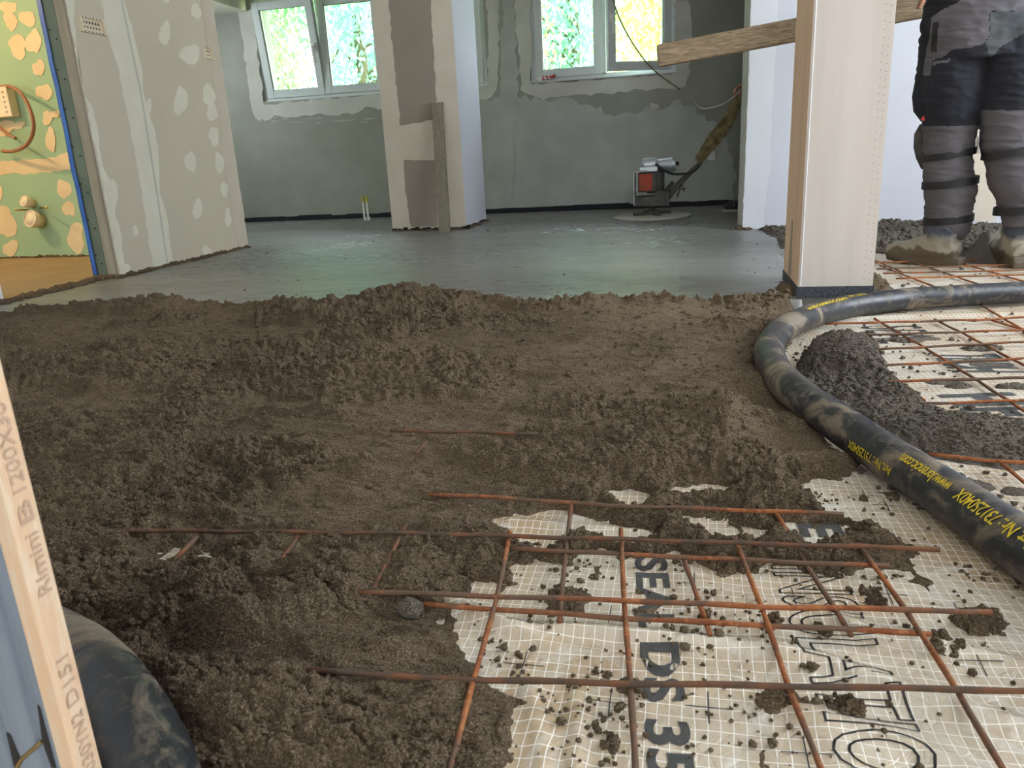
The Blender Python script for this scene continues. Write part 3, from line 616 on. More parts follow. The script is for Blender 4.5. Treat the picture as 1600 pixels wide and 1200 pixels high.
BUMPS = [(onz(a, b, .06)[:2], r1, r2, h) for a, b, r1, r2, h in [
    (375, 487, .16, .07, -.035), (520, 484, .13, .07, -.035), (365, 548, .11, .05, -.03), (445, 540, .09, .04, -.028), (300, 525, .2, .05, .012), (540, 560, .2, .04, .016),
    (420, 575, .2, .03, .02), (620, 505, .2, .04, .014), (90, 510, .2, .05, .02), (120, 560, .25, .05, .012), (700, 540, .1, .03, -.012), (1130, 632, .055, .03, .026), (1095, 612, .04, .02, -.02),
    (930, 500, .15, .08, .02), (1050, 495, .15, .07, .012), (880, 540, .12, .03, -.012), (950, 560, .2, .03, .01), (230, 700, .07, .02, .014), (215, 772, .14, .022, .016), (660, 690, .16, .02, -.006), (80, 655, .15, .04, .016),
    (430, 640, .2, .04, .006), (1000, 660, .2, .05, -.006), (380, 930, .09, .04, .014), (400, 1060, .1, .05, .012), (660, 865, .05, .03, .012), (560, 970, .08, .04, .008), (330, 1100, .1, .05, .01), (1210, 600, .06, .06, -.012)]]
CLEAR = [([onz(a, b, z)[:2] for a, b in pts], z) for pts, z in [
    ([(185, 829), (640, 833), (980, 843), (1468, 858)], .029), ([(583, 924), (777, 932), (975, 938), (1190, 948), (1415, 952), (1520, 956)], .026),
    ([(600, 1056), (740, 1062), (985, 1068), (1232, 1072)], .026), ([(632, 820), (585, 920)], .024), ([(797, 832), (777, 932), (740, 1062), (704, 1200)], .022), ([(972, 826), (978, 1062)], .02),
    ([(1148, 842), (1190, 948)], .020), ([(1340, 850), (1415, 952)], .02), ([(466, 838), (436, 880)], .024), ([(310, 836), (272, 874)], .024),
    ([(685, 774), (790, 778), (955, 790)], .026), ([(1045, 794), (1100, 795), (1318, 803)], .024), ([(880, 861), (975, 866), (1390, 885)], .017), ([(665, 944), (975, 966)], .018),
    ([(745, 780), (730, 815)], .02), ([(694, 895), (688, 905)], .016), ([(893, 790), (884, 822)], .014), ([(880, 880), (874, 970)], .014), ([(1214, 805), (1232, 836)], .014), ([(1068, 870), (1108, 988)], .013)]]
def main_h(X, Y):
    cm = cmask(X, Y)
    wX = X+.022*fbm(X*14, Y*14, 4, 71)+.008*vn(X*70, Y*70, 5); wY = Y+.022*fbm(X*14+9, Y*14, 4, 77)+.008*vn(X*70, Y*70, 6)
    d = sdist(wX, wY, MAIN); L0 = caps(wX, wY, .055, 66, .45)*.42*ss(-.1, .3, fbm(X*2.5, Y*4, 2, 64))
    for h in HOLES:
        hh = np.array(h); c = hh.mean(0); R = np.abs(hh-c).max()+.12; m = (np.abs(X-c[0]) < R) & (np.abs(Y-c[1]) < R)
        if m.any(): d[m] = np.minimum(d[m], -sdist(wX[m], wY[m], h)*.9)
    L = np.interp(Y, [.3, .6, .9, 1.1, 1.4, 1.8, 2.1, 2.6], [.022, .021, .019, .027, .040, .050, .056, .058])
    L = L+.012*ss(-.35, -.6, X)*(1-ss(.8, .9, Y))+.010*fbm(X*2.2, Y*4, 3, 3)*ss(.8, 1.4, Y)+.011*fbm(X*6, Y*13, 3, 5)*(.5+.5*ss(.9, 1.3, Y))+.015*((1-np.abs(fbm(X*4, Y*17, 3, 15)))**3-.55)+.007*((1-np.abs(fbm(X*13, Y*38, 3, 25)))**2-.6)
    cz = np.interp(X, CXS, CZS)-.004+.003*vn(X*30, X*0, 9); k = np.where(Y < 2.33, np.exp(-((Y-2.33)/.17)**2), np.exp(-((Y-2.33)/.05)**2)); L = L*(1-k)+cz*k
    for (c, r1, r2, h) in BUMPS: L = L+1.35*h*np.exp(-((X-c[0])/r1)**2-((Y-c[1])/r2)**2)
    L = np.maximum(L, .008+.052*ss(2.26, 2.36, Y))+L0*cm+.0025*fbm(X*30, Y*50, 3, 8)+.009*(cm-.5)*ss(.75, 1.0, Y)+.004*(cm-.5)
    z = L*ss(-.004, .055, d)+crumb(X, Y, 1.3, 0)*ss(-.012, .02, d)*(1.-.25*ss(.0, .6, fbm(X*2, Y*3, 2, 91)))-.004-.02*ss(.0, -.02, d)
    for h in ISLES:
        hh = np.array(h); c = hh.mean(0); R = np.abs(hh-c).max()+.05; m = (np.abs(X-c[0]) < R) & (np.abs(Y-c[1]) < R)
        if m.any():
            di = sdist(X[m]+.010*fbm(X[m]*45, Y[m]*45, 3, 7), Y[m]+.010*fbm(X[m]*45, Y[m]*45, 3, 27), h); z[m] = np.maximum(z[m], -.024+.0232*ss(-.012, .0, di)+.006*ss(0, .03, di)+crumb(X[m], Y[m], 1.5, 4)*ss(-.008, 0, di))
    for (pts, zb) in CLEAR:
        for a, b in zip(pts[:-1], pts[1:]):
            m = (X > min(a[0], b[0])-.04) & (X < max(a[0], b[0])+.04) & (Y > min(a[1], b[1])-.04) & (Y < max(a[1], b[1])+.04)
            if m.any():
                ex, ey = b[0]-a[0], b[1]-a[1]; t = np.clip(((X[m]-a[0])*ex+(Y[m]-a[1])*ey)/(ex*ex+ey*ey), 0, 1); d_ = np.hypot(X[m]-a[0]-t*ex, Y[m]-a[1]-t*ey)
                z[m] = np.minimum(z[m], zb+.0005+np.maximum(0, d_-.004)*.45)
    return z
NR, NC = QUAL
y = .40*(2.56/.40)**np.linspace(0, 1, NR); s = np.linspace(0, 1, NC)
Y = np.repeat(y[:, None], NC, 1); X = (-1.28*y-.10)[:, None]*(1-s)+s*(.50*y+.12)[:, None]
Z = main_h(X, Y); fz = foil_z(X, Y); fin = (X < .33) & (Y > 2.36)
Z = np.where(Y > 2.36, np.minimum(Z, ZF+.06), Z); Z = Z-.05*ss(2.42, 2.55, Y)
bed = gridmesh('screed_bed', X, Y, Z, M['screed'], keep=(Z > fz-.004) & (X > -2.735))
tag(bed, 'broad bed of loose dark wet screed filling the foreground', 'screed', kind='stuff')
IC = None
def fastmesh(name, V, F, mat, parent):
    me = bpy.data.meshes.new(name); me.vertices.add(len(V)); me.vertices.foreach_set('co', V.astype(np.float32).reshape(-1)); me.loops.add(F.size); me.loops.foreach_set('vertex_index', F.astype(np.int32).reshape(-1))
    me.polygons.add(len(F)); me.polygons.foreach_set('loop_start', np.arange(0, F.size, 3, dtype=np.int32)); me.update(calc_edges=True); return link(name, me, mat, parent)
def ico():
    bm = bmesh.new(); bmesh.ops.create_icosphere(bm, subdivisions=1, radius=1); v = np.array([q.co[:] for q in bm.verts]); f = np.array([[q.index for q in k.verts] for k in bm.faces]); bm.free(); return v, f
IV, IF = ico()
def grains(parent, hf, x, y, size, mat, seed):
    r = np.random.default_rng(seed); z = hf(x, y); ok = z > .003; x, y, z, size = x[ok], y[ok], z[ok], size[ok]; n = len(x)
    V = IV[None]*(1+r.normal(0, .22, (n, len(IV), 1)))*size[:, None, None]; V = V*np.stack([r.uniform(.8, 1.25, n), r.uniform(.8, 1.25, n), np.full(n, .85)], -1)[:, None, :]
    V = V+np.stack([x, y, z+size*.25], -1)[:, None, :]; F = (IF[None]+(np.arange(n)*len(IV))[:, None, None]).reshape(-1, 3)
    o = fastmesh('grains', V.reshape(-1, 3), F, mat, parent); o['kind'] = 'stuff'; return o
r = np.random.default_rng(77); n = GRAINS; gy_ = .42*(2.46/.42)**r.random(n); gx_ = -1.28*gy_-.1+r.random(n)*(1.78*gy_+.22)
mk = .10+.90*cmask(gx_, gy_); ok = r.random(n) < mk; gx_, gy_ = gx_[ok], gy_[ok]
grains(bed, lambda a, b: main_h(a, b)-.0008, gx_, gy_, (r.lognormal(math.log(.0017), .42, len(gx_))*(.55+.62*gy_)).clip(.0008, .007), M['screed'], 5)
# side heap right of the hose
HEAP = pz([(1228, 602), (1245, 560), (1290, 528), (1330, 522), (1362, 525), (1385, 550), (1388, 575), (1430, 612), (1470, 642), (1510, 662), (1560, 668), (1640, 655), (1700, 660), (1700, 738), (1590, 740), (1530, 728), (1480, 722), (1410, 718), (1350, 690), (1292, 655), (1255, 630)], .004)
HB = [(onz(a, b, 0)[:2], r1, r2, h) for a, b, r1, r2, h in [(1326, 575, .085, .10, .078), (1270, 575, .06, .05, .03), (1370, 630, .09, .08, .018), (1420, 660, .12, .06, .03), (1500, 690, .14, .06, .03), (1600, 700, .2, .06, .02)]]
def heap_h(X, Y, poly, bumps, sd, base=.008, w=.05, cr=1.15):
    wX = X+.02*fbm(X*16, Y*16, 4, sd); wY = Y+.02*fbm(X*16, Y*16, 4, sd+3); d = sdist(wX, wY, poly); L = base+.006*fbm(X*9, Y*12, 3, sd+5)
    for (c, r1, r2, h) in bumps: L = L+h*np.exp(-((X-c[0])/r1)**2-((Y-c[1])/r2)**2)
    return L*ss(-.004, w, d)+crumb(X, Y, cr, sd)*ss(-.012, .012, d)-.004-.02*ss(0, -.02, d)
n1, n2 = int(NR*.45), int(NC*.55)
y = np.linspace(1.12, 2.25, n1); x = np.linspace(.22, 1.1, n2); X, Y = np.meshgrid(x, y); Z = heap_h(X, Y, HEAP, HB, 100)
for (q, rr) in [((1500, 605), .02), ((1340, 512), .03), ((1280, 540), .02), ((1420, 533), .03), ((1530, 545), .035), ((1330, 570), .02), ((1545, 572), .025), ((1470, 598), .03), ((1580, 605), .02), ((1445, 530), .03), ((1500, 760), .03), ((1580, 770), .02)]:
    c = onz(*q); Z = np.maximum(Z, -.02+.024*np.exp(-(((X-c[0]-.02*vn(X*20, Y*20, 3))/rr/1.8)**2+((Y-c[1])/rr)**2)**2)+crumb(X, Y, .5, 9)*(np.hypot((X-c[0])/1.5, Y-c[1]) < rr))
hp_ = gridmesh('screed_heap', X, Y, Z, M['screed_grey'], keep=(Z > foil_z(X, Y)-.004)); tag(hp_, 'steep heap of dark screed lying inside the bend of the black hose', 'screed', kind='stuff')
r = np.random.default_rng(78); n = GRAINS//6; grains(hp_, lambda a, b: heap_h(a, b, HEAP, HB, 100)-.001, r.uniform(.22, 1.1, n), r.uniform(1.12, 2.25, n), r.lognormal(math.log(.0026), .4, n).clip(.001, .007), M['screed_grey'], 6)
# far heap along the right wall and beside the pillar
FAR = pz([(1150, 362), (1165, 372), (1210, 392), (1240, 410), (1260, 400), (1355, 392), (1400, 394), (1440, 394), (1490, 396), (1505, 408), (1560, 410), (1620, 402), (1800, 400)], .01)+[(3.18, 4.6), (.3, 4.6)]
FB = [(onz(a, b, 0)[:2], r1, r2, h) for a, b, r1, r2, h in [(1530, 405, .12, .10, .085), (1200, 368, .2, .3, .03), (1400, 360, .5, .4, .04), (1500, 350, .5, .3, .03), (1340, 365, .3, .3, .03)]]
x = np.linspace(.28, 2.6, int(NC*.5)); y = np.linspace(3.2, 4.6, int(NR*.4)); X, Y = np.meshgrid(x, y); Z = heap_h(X, Y, FAR, FB, 200, .03, .12, 1.5)
hp_ = gridmesh('screed_heap', X, Y, Z, M['screed_grey'], keep=(Z > foil_z(X, Y)-.004)); r = np.random.default_rng(79); n = GRAINS//6
grains(hp_, lambda a, b: heap_h(a, b, FAR, FB, 200, .03, .12, 1.5)-.001, r.uniform(.28, 2.3, n), r.uniform(3.7, 4.56, n), r.lognormal(math.log(.0055), .4, n).clip(.002, .013), M['screed_grey'], 7)
tag(hp_, 'long bank of grey crumbly screed piled along the white wall behind the worker', 'screed', kind='stuff')
PIL = [(px0-.10, py0+.22), (px0-.12, py1+.05), (px0-.02, py1+.30), (px1+.10, py1+.55), (px1+.16, py1+.2), (px1+.14, py0+.1), (px1+.11, py0-.02), (px1-.0, py0+.02), (px0-.035, py0-.01)]
x = np.linspace(px0-.2, px1+.3, int(NC*.35)); y = np.linspace(py0-.08, py1+.7, int(NR*.35)); X, Y = np.meshgrid(x, y)
Z = heap_h(X, Y, PIL, [((px1+.08, py1+.1), .1, .2, .02), ((px0-.02, py0+.1), .05, .12, .045)], 300, .022, .05, 1.2)
tag(gridmesh('screed_heap', X, Y, Z, M['screed'], keep=(Z > foil_z(X, Y)-.004)), 'low crust of screed around the foot of the narrow pillar', 'screed', kind='stuff')
# loose crumbs
def crumbs(name, pts, sizes, mat, label, zf, seed=0):
    r = np.random.default_rng(seed); mb = MB(); V = []; F = []
    for i, ((x, y), s0) in enumerate(zip(pts, sizes)):
        v = IV*(1+r.normal(0, .2, (len(IV), 1)))*s0*np.array([1, 1, .75]); V.append(v+np.array([x, y, 0])); F += [[k+i*len(IV) for k in q] for q in IF]
        V[-1][:, 2] += s0*.5
    V = np.vstack(V); c = np.repeat(np.array(pts), len(IV), 0); V[:, 2] += zf(c[:, 0], c[:, 1])
    mb.add(V, F); o = mb.build(name, [mat], smooth=True); return tag(o, label, 'screed', kind='stuff')
r = np.random.default_rng(3)
cx = r.uniform(-.25, .55, 60000); cy = r.uniform(.42, 1.15, 60000); d = sdist(cx, cy, MAIN)
for h in ISLES: d = np.maximum(d, sdist(cx, cy, h)-.012)
dens = np.exp(-np.abs(np.minimum(d, 0))/.035)*.10*(.3+1.4*(vn(cx*16, cy*16, 4) > .05)); ok = (r.random(60000) < dens*.8+.0010) & (d < .0)
pts = np.stack([cx[ok], cy[ok]], -1); sz = r.lognormal(math.log(.0021), .45, len(pts)).clip(.001, .0085)
crumbs('screed_crumbs', pts, sz, M['screed'], 'loose crumbs of screed scattered over the printed foil in the foreground', foil_z, 1)
cx = r.uniform(.25, 1.5, 30000); cy = r.uniform(1.0, 3.8, 30000); d = sdist(cx, cy, HEAP); ok = (r.random(30000) < np.exp(-np.abs(d)/.09)*.10+.012) & (d < 0)
pts = np.stack([cx[ok], cy[ok]], -1); sz = r.lognormal(math.log(.0034), .45, len(pts)).clip(.0012, .010)
crumbs('screed_crumbs', pts, sz, M['screed_grey'], 'loose crumbs of screed scattered over the white foil right of the hose', foil_z, 2)
P_ = []; Z_ = []
def line(a, b, n, w, s0):
    for k in range(n):
        t = r.random(); P_.append((a[0]+(b[0]-a[0])*t+r.normal(0, w), a[1]+(b[1]-a[1])*t+r.normal(0, w))); Z_.append(min(.016, max(.002, r.lognormal(math.log(s0), .4))))
line((XL+.012, 3.2), (XL+.012, 4.39), 700, .010, .007); line((-2.66, 2.5), (-2.70, 3.2), 700, .018, .008); line((XL-.12, 3.19), (XL, 3.19), 120, .01, .008)
line((-2.8, YBA-.01), (-4.6, YBA-.01), 700, .012, .007); line((cx0, cy0-.012), (cx1, cy0-.012), 160, .006, .006); line((cx1+.01, cy0), (cx1+.01, cy1), 160, .006, .006); line((xr-.01, YR-.01), (xr+.02, YR+.1), 60, .02, .012)
for k in range(420):
    P_.append((r.uniform(-2.4, .4), r.uniform(2.5, 5.9))); Z_.append(min(.006, r.lognormal(math.log(.0022), .45)))
for k in range(160): P_.append((r.normal(-.4, .5), r.normal(5.0, .12))); Z_.append(r.uniform(.002, .005))
crumbs('screed_crumbs', np.array(P_), np.array(Z_), M['screed'], 'dark crumbs of screed along the wall bases and on the finished floor', lambda x, y: ZF-.001+0*x, 3)
# two stones on the bed
for (q, rr, col, lb) in [((640, 938), .014, 'screed_grey', 'grey rounded lump resting against the near rusty bar end'), ((678, 537), .030, 'skinstone', 'smooth brown flat stone lying in the middle of the screed bed')]:
    c = onz(q[0], q[1], .028 if rr < .02 else .06); zc = float(main_h(np.array([c[0]]), np.array([c[1]]))[0])
    bm = bmesh.new(); bmesh.ops.create_icosphere(bm, subdivisions=3, radius=rr)
    for v in bm.verts: v.co *= 1+.12*math.sin(v.co.x*300)*math.cos(v.co.y*220+1); v.co.z *= .55 if rr > .02 else .85; v.co.x *= 1.1
    me = bpy.data.meshes.new('stone'); bm.to_mesh(me); bm.free()
    o = link('stone', me, M['screed'] if col == 'skinstone' else M['screed_grey'], smooth=True, loc=(c[0], c[1], zc+rr*.25)); tag(o, lb, 'stone')
# ------------------------------------------------------------------ reinforcing mesh
def bars(label, rows, mats='rust', group='rusty reinforcing mesh mats', rad=.0031):
    c = onz(*rows[0][0][0], .02); root = empty('reinforcing_mesh', (c[0], c[1], 0), label, 'mesh', group)
    for row in rows:
        pts, z = row[0], row[1]; m = row[2] if len(row) > 2 else mats; P = [onz(a, b, z) for a, b in pts]
        if pts[-1][0] >= 1640 or pts[-1][1] >= 1215: e = P[-1]-P[-2]; P.append(P[-1]+e/np.linalg.norm(e)*(.7 if pts[-1][1] < 1000 else .12))
        Q = []
        for i in range(len(P)-1):
            k = max(2, int(np.linalg.norm(P[i+1]-P[i])/.03))
            for j in range(k): Q.append(P[i]+(P[i+1]-P[i])*j/k)
        Q.append(P[-1]); Q = np.array(Q); s_ = np.arange(len(Q)); Q[:, 2] += .0007*np.sin(s_*1.3+z*900)
        MB().tube(Q, rad*(1+.10*np.sin(s_*2.1)), 8).build('bar', [M[m]], root, smooth=True)
    return root
bars('near reinforcing mesh with three long bars over the printed foil', [
    ([(150, 829), (185, 829), (640, 833), (980, 843), (1468, 858)], .029, 'caked'), ([(560, 924), (777, 932), (975, 938), (1190, 948), (1415, 952), (1550, 957)], .026),
    ([(480, 1046), (620, 1057), (740, 1062), (985, 1068), (1232, 1072), (1640, 1080)], .026, 'caked'),
    ([(635, 818), (583, 923)], .0245, 'caked'), ([(797, 832), (777, 932), (740, 1062), (700, 1215)], .0225), ([(970, 826), (975, 938), (985, 1068), (994, 1215)], .020),
    ([(1148, 842), (1190, 948), (1232, 1072), (1288, 1215)], .020), ([(1340, 850), (1415, 952), (1495, 1078), (1575, 1215)], .020),
    ([(468, 835), (432, 885)], .0245, 'caked'), ([(312, 834), (268, 878)], .0245), ([(520, 1048), (480, 1110)], .022, 'caked')])
bars('lower reinforcing mesh lapped under the near mesh', [
    ([(670, 772), (790, 778), (955, 790), (1100, 795), (1318, 803)], .0255), ([(790, 856), (975, 866), (1390, 885)], .016), ([(660, 944), (975, 966), (1455, 990)], .016),
    ([(747, 776), (726, 820), (688, 905)], .012), ([(893, 785), (882, 880), (874, 972)], .012), ([(1050, 795), (1055, 830)], .012, 'caked'), ([(1066, 866), (1110, 992)], .012), ([(1212, 800), (1262, 885), (1330, 992)], .012)])
bars('reinforcing mesh on the white foil right of the hose', [
    ([(1290, 506), (1547, 499), (1640, 493)], .014), ([(1340, 524), (1640, 514)], .014), ([(1370, 546), (1640, 532)], .014), ([(1360, 572), (1640, 558)], .020),
    ([(1350, 597), (1640, 589)], .016), ([(1440, 631), (1640, 624)], .016), ([(1480, 673), (1640, 668)], .016), ([(1450, 708), (1540, 720), (1640, 725)], .026),
    ([(1366, 498), (1443, 542), (1517, 588), (1640, 668)], .008), ([(1460, 499), (1503, 520), (1640, 592)], .008), ([(1528, 474), (1640, 540)], .008), ([(1375, 573), (1445, 626)], .010), ([(1560, 720), (1640, 785)], .016), ([(1540, 498), (1640, 526)], .008)])
bars('distant reinforcing mesh under the worker\'s boots', [
    ([(1340, 411), (1700, 401)], .012), ([(1370, 420), (1700, 410)], .012), ([(1380, 427), (1558, 423), (1700, 417)], .012), ([(1400, 435), (1700, 426)], .012),
    ([(1378, 392), (1460, 421), (1540, 448)], .007), ([(1470, 402), (1600, 440)], .007), ([(1560, 400), (1680, 436)], .007), ([(1375, 415), (1460, 448)], .007), ([(1355, 402), (1410, 425)], .007)], rad=.0034)
bars('short length of mesh half buried in the middle of the bed', [([(610, 673), (760, 676), (840, 678)], .043, 'caked'), ([(668, 690), (650, 708)], .037, 'caked')])
# ------------------------------------------------------------------ hoses
def spline(P, n=160):
    P = np.array(P, float); k = len(P); out = []
    d = np.r_[0, np.cumsum(np.linalg.norm(np.diff(P, axis=0), axis=1))]
    for t in np.linspace(0, d[-1], n):
        i = min(k-2, max(0, np.searchsorted(d, t)-1)); u = (t-d[i])/(d[i+1]-d[i]); p0 = P[max(0, i-1)]; p1 = P[i]; p2 = P[i+1]; p3 = P[min(k-1, i+2)]
        out.append(.5*(2*p1+(p2-p0)*u+(2*p0-5*p1+4*p2-p3)*u*u+(3*p1-p0-3*p2+p3)*u**3))
    return np.array(out)
def hose(name, P, rad, label, n=260, texts=()):
    C = spline(P, n); C = (np.vstack([C[:1], C, C[-1:]])[:-2]+C*2+np.vstack([C[:1], C, C[-1:]])[2:])/4
    T = np.gradient(C, axis=0); T /= np.linalg.norm(T, axis=1)[:, None]; s = np.r_[0, np.cumsum(np.linalg.norm(np.diff(C, axis=0), axis=1))]
    N = 36; V = []
    U = np.cross(np.array([0, 0, 1.]), T); U /= np.linalg.norm(U, axis=1)[:, None]; Wn = np.cross(T, U)
    for i in range(n):
        for j in range(N):
            a = 2*math.pi*j/N; rr = rad*(1+.012*math.sin(s[i]*31+2*a)+.006*math.sin(s[i]*90+a))*(1-.06*max(0, -math.cos(a))**6)
            V.append(C[i]+rr*(Wn[i]*math.cos(a)+U[i]*math.sin(a)))
    F = [(i*N+j, i*N+(j+1) % N, (i+1)*N+(j+1) % N, (i+1)*N+j) for i in range(n-1) for j in range(N)]
    o = MB().add(V, F+[tuple(range(N))[::-1], tuple((n-1)*N+j for j in range(N))]).build(name, [M['hose']], smooth=True); tag(o, label, 'hose')
    for (body, s0, s1, phi, hh) in texts:
        me, v = text_mesh(body, .1, 0, 1, .95, .0012); w, h = v[:, 0].max(), v[:, 1].max()
        S_ = s0+(s1-s0)*v[:, 0]/w; A = phi+(v[:, 1]/h)*hh/rad
        out = np.empty_like(v)
        for k in range(3): out[:, k] = np.interp(S_, s, C[:, k])+(rad*1.0+.0012)*(np.interp(S_, s, Wn[:, k])*np.cos(A)+np.interp(S_, s, U[:, k])*np.sin(A))
        me.vertices.foreach_set('co', out.reshape(-1)); me.update(); link('lettering', me, M['yellow_print'], o)
    return s, C
HR = .034
hp = [(1900, 1100), (1760, 975), (1600, 857), (1500, 786), (1400, 722), (1300, 654), (1240, 611), (1209, 574), (1203, 543), (1222, 516), (1254, 499), (1310, 482), (1400, 469), (1490, 463), (1600, 457), (1800, 449), (2100, 440), (2700, 425)]
hz = [.036]*5+[.042, .050, .055, .055, .052, .046]+[.038]*7
sH, CH = hose('hose', [onz(a, b, z) for (a, b), z in zip(hp, hz)], HR, 'long black mud-streaked hose curving round the narrow pillar')
def s_at(px, py):
    q = [np.hypot(project(c)[0]-px, project(c)[1]-py) for c in CH]; return sH[int(np.argmin(q))]
bpy.data.objects.remove(bpy.data.objects['hose'])
A_ = s_at(1640, 885); B_ = s_at(1520, 800); C_ = s_at(1508, 792); D_ = s_at(1425, 738)
hose('hose', [onz(a, b, z) for (a, b), z in zip(hp, hz)], HR, 'long black mud-streaked hose curving round the narrow pillar',
     texts=[('Art. Nr.: 73125040X', A_, B_, .38, .019), ('www.lorencic.com', C_, D_, .42, .018), ('Art. Nr.: 73125040X', s_at(1425, 740), s_at(1362, 694), 1.25, .015),
            ('www.lorencic.com', s_at(1250, 500), s_at(1316, 481), -.62, .015), ('Nr.: 7312', s_at(1322, 480), s_at(1350, 476), -.45, .014)])
lp_ = [(-500, 960), (-200, 955), (-60, 965), (40, 985), (105, 1015), (148, 1050), (187, 1098), (215, 1150), (238, 1210), (262, 1300), (290, 1420)]
hose('hose', [onz(a, b, .052) for a, b in lp_], .0345, 'thick muddy hose bending past the wooden edge in the near left corner')
# ------------------------------------------------------------------ near left panel: slotted zinc face, stamped wooden edge
c0 = ony(38, 900, .34); c1 = onx(86, 900, c0[0]); c1b = c1[1]
mb = MB(); mb.bx((c0[0]-.012, c0[1], .02), (c0[0], c1b, 1.25)); wp = mb.build('timber_edge_board', [M['batten']], bevel=.0012)
tag(wp, 'pale wooden board edge with faded stamped lettering, close on the left', 'board')
for body, ya, yb in [('Rimini', 915, 822), ('B', 806, 772), ('1200X30', 758, 622), ('D151', 1085, 1012), ('B030YN2', 1200, 1098)]:
    me, v = text_mesh(body, .1, 0, 1, 1, .001); w, h = v[:, 0].max(), v[:, 1].max()
    f = lambda yy: onx(86-(900-yy)*.25, yy, c0[0])[2]
    za, zb = f(ya), f(yb); d_ = c1b-c0[1]; out = np.empty_like(v); out[:, 0] = c0[0]+.0005; out[:, 2] = za+(zb-za)*v[:, 0]/w; out[:, 1] = c0[1]+d_*.78-d_*.48*v[:, 1]/h
    me.vertices.foreach_set('co', out.reshape(-1)); me.update(); link('lettering', me, M['stamp'], wp)
x0 = c0[0]-.012; y0 = c0[1]+.004
mb = MB(); xx = [x0, x0-.014, x0-.0165, x0-.019, x0-.040, x0-.0425, x0-.045, x0-.085, x0-.0875, x0-.09, x0-.15]; yy = [0, 0, .003, 0, 0, .003, 0, 0, .003, 0, 0]
for i in range(len(xx)-1):
    z0_, z1_ = .02, 1.25
    mb.add([(xx[i], y0+yy[i], z0_), (xx[i+1], y0+yy[i+1], z0_), (xx[i+1], y0+yy[i+1], z1_), (xx[i], y0+yy[i], z1_), (xx[i], y0+.008, z0_), (xx[i+1], y0+.008, z0_), (xx[i+1], y0+.008, z1_), (xx[i], y0+.008, z1_)],
           [(0, 1, 2, 3), (4, 7, 6, 5), (0, 4, 5, 1), (3, 2, 6, 7), (0, 3, 7, 4), (1, 5, 6, 2)])
zp = mb.build('zinc_panel', [M['zinc']]); tag(zp, 'blue-grey ribbed zinc panel with slots, beside the stamped wooden edge', 'panel')
mb = MB(); S2 = lambda a, b: ony(a, b, y0-.0004)
for q in [[(58, 1100), (62, 1104), (88, 1200), (80, 1200), (66, 1160)], [(9, 1143), (16, 1147), (32, 1185), (30, 1200), (22, 1200)]]: mb.add([S2(*p) for p in q], [tuple(range(len(q)))], 0)
mb.build('slot', [M['black']], zp)
mb = MB(); mb.tube([S2(26, 1200), S2(34, 1186), S2(50, 1172), S2(66, 1158)], .0016, 6); mb.build('wire', [M['brass']], zp)
# ------------------------------------------------------------------ boards
b0 = onz(695, 362, ZF); t0 = ony(683, 160, cy0-.03); hw = .038
mb = MB(); v = []
for (c, dy) in ((b0, 0), (t0, 0)):
    for sx, sy in ((-1, -.012), (1, -.012), (1, .012), (-1, .012)): v.append((c[0]+sx*hw, c[1]+sy, c[2]))
mb.add(v, [(0, 1, 2, 3), (4, 7, 6, 5), (0, 4, 5, 1), (1, 5, 6, 2), (2, 6, 7, 3), (3, 7, 4, 0)])
lb = mb.build('board', [M['plank_v']], bevel=.003); tag(lb, 'grey weathered board leaning against the wide pillar', 'board')
mb = MB(); PY = 3.78; pts = [(1028, 88), (1240, 54), (1392, 22), (1460, 9), (1640, -28)]; c = [ony(a, b, PY) for a, b in pts]; v = []
for p in (c[0], c[-1]):
    for sy, sz in ((-.022, -.047), (.022, -.047), (.022, .047), (-.022, .047)): v.append((p[0]+(-.006 if sz > 0 else 0), p[1]+sy, p[2]+sz))
mb.add(v, [(0, 1, 2, 3), (4, 7, 6, 5), (0, 4, 5, 1), (1, 5, 6, 2), (2, 6, 7, 3), (3, 7, 4, 0)])
pl = mb.build('plank', [M['plank']], bevel=.010, seg=3); tag(pl, 'long brown plank carried level by the worker behind the narrow pillar', 'plank')
# ------------------------------------------------------------------ small fittings
def plate(label, c4, cat, n_holes, group=None, th=.012, mats=('cream_plastic', 'dirty_grey'), name='socket_back_box'):
    P = [np.array(p) for p in c4]; c = sum(P)/4; ex = P[1]-P[0]; ey = P[3]-P[0]; nrm = np.cross(ex, ey); nrm /= np.linalg.norm(nrm)
    if nrm@(CC-c) < 0: nrm = -nrm
    root = empty(name, tuple(c), label, cat, group)
    def slab(mb, u0, v0, u1, v1, a, b, mi=0):
        q = [P[0]+ex*u+ey*v for u, v in ((u0, v0), (u1, v0), (u1, v1), (u0, v1))]
        mb.add([p+nrm*a for p in q]+[p+nrm*b for p in q], [(0, 1, 2, 3), (4, 7, 6, 5), (0, 4, 5, 1), (1, 5, 6, 2), (2, 6, 7, 3), (3, 7, 4, 0)], mi)
    mb = MB(); slab(mb, 0, 0, 1, .12, 0, th); slab(mb, 0, .88, 1, 1, 0, th); slab(mb, 0, .12, .1, .88, 0, th); slab(mb, .9, .12, 1, .88, 0, th)
    for k in range(n_holes):
        for v_ in (.03, .91): slab(mb, .08+.84*k/n_holes, v_, .08+.84*(k+.45)/n_holes, v_+.06, th, th+.0006, 1)
    mb.build('rim', [M[mats[0]], M[mats[1]]], root)
    mb = MB(); slab(mb, .1, .12, .9, .88, 0, th*.25); 
    for k in range(n_holes): slab(mb, .15+.7*k/n_holes, .28, .15+.7*(k+.5)/n_holes, .42, th*.25, th*.3, 1); slab(mb, .15+.7*k/n_holes, .6, .15+.7*(k+.5)/n_holes, .7, th*.25, th*.3, 1)
    mb.build('insert', [M[mats[0]], M[mats[1]]], root)
    return root
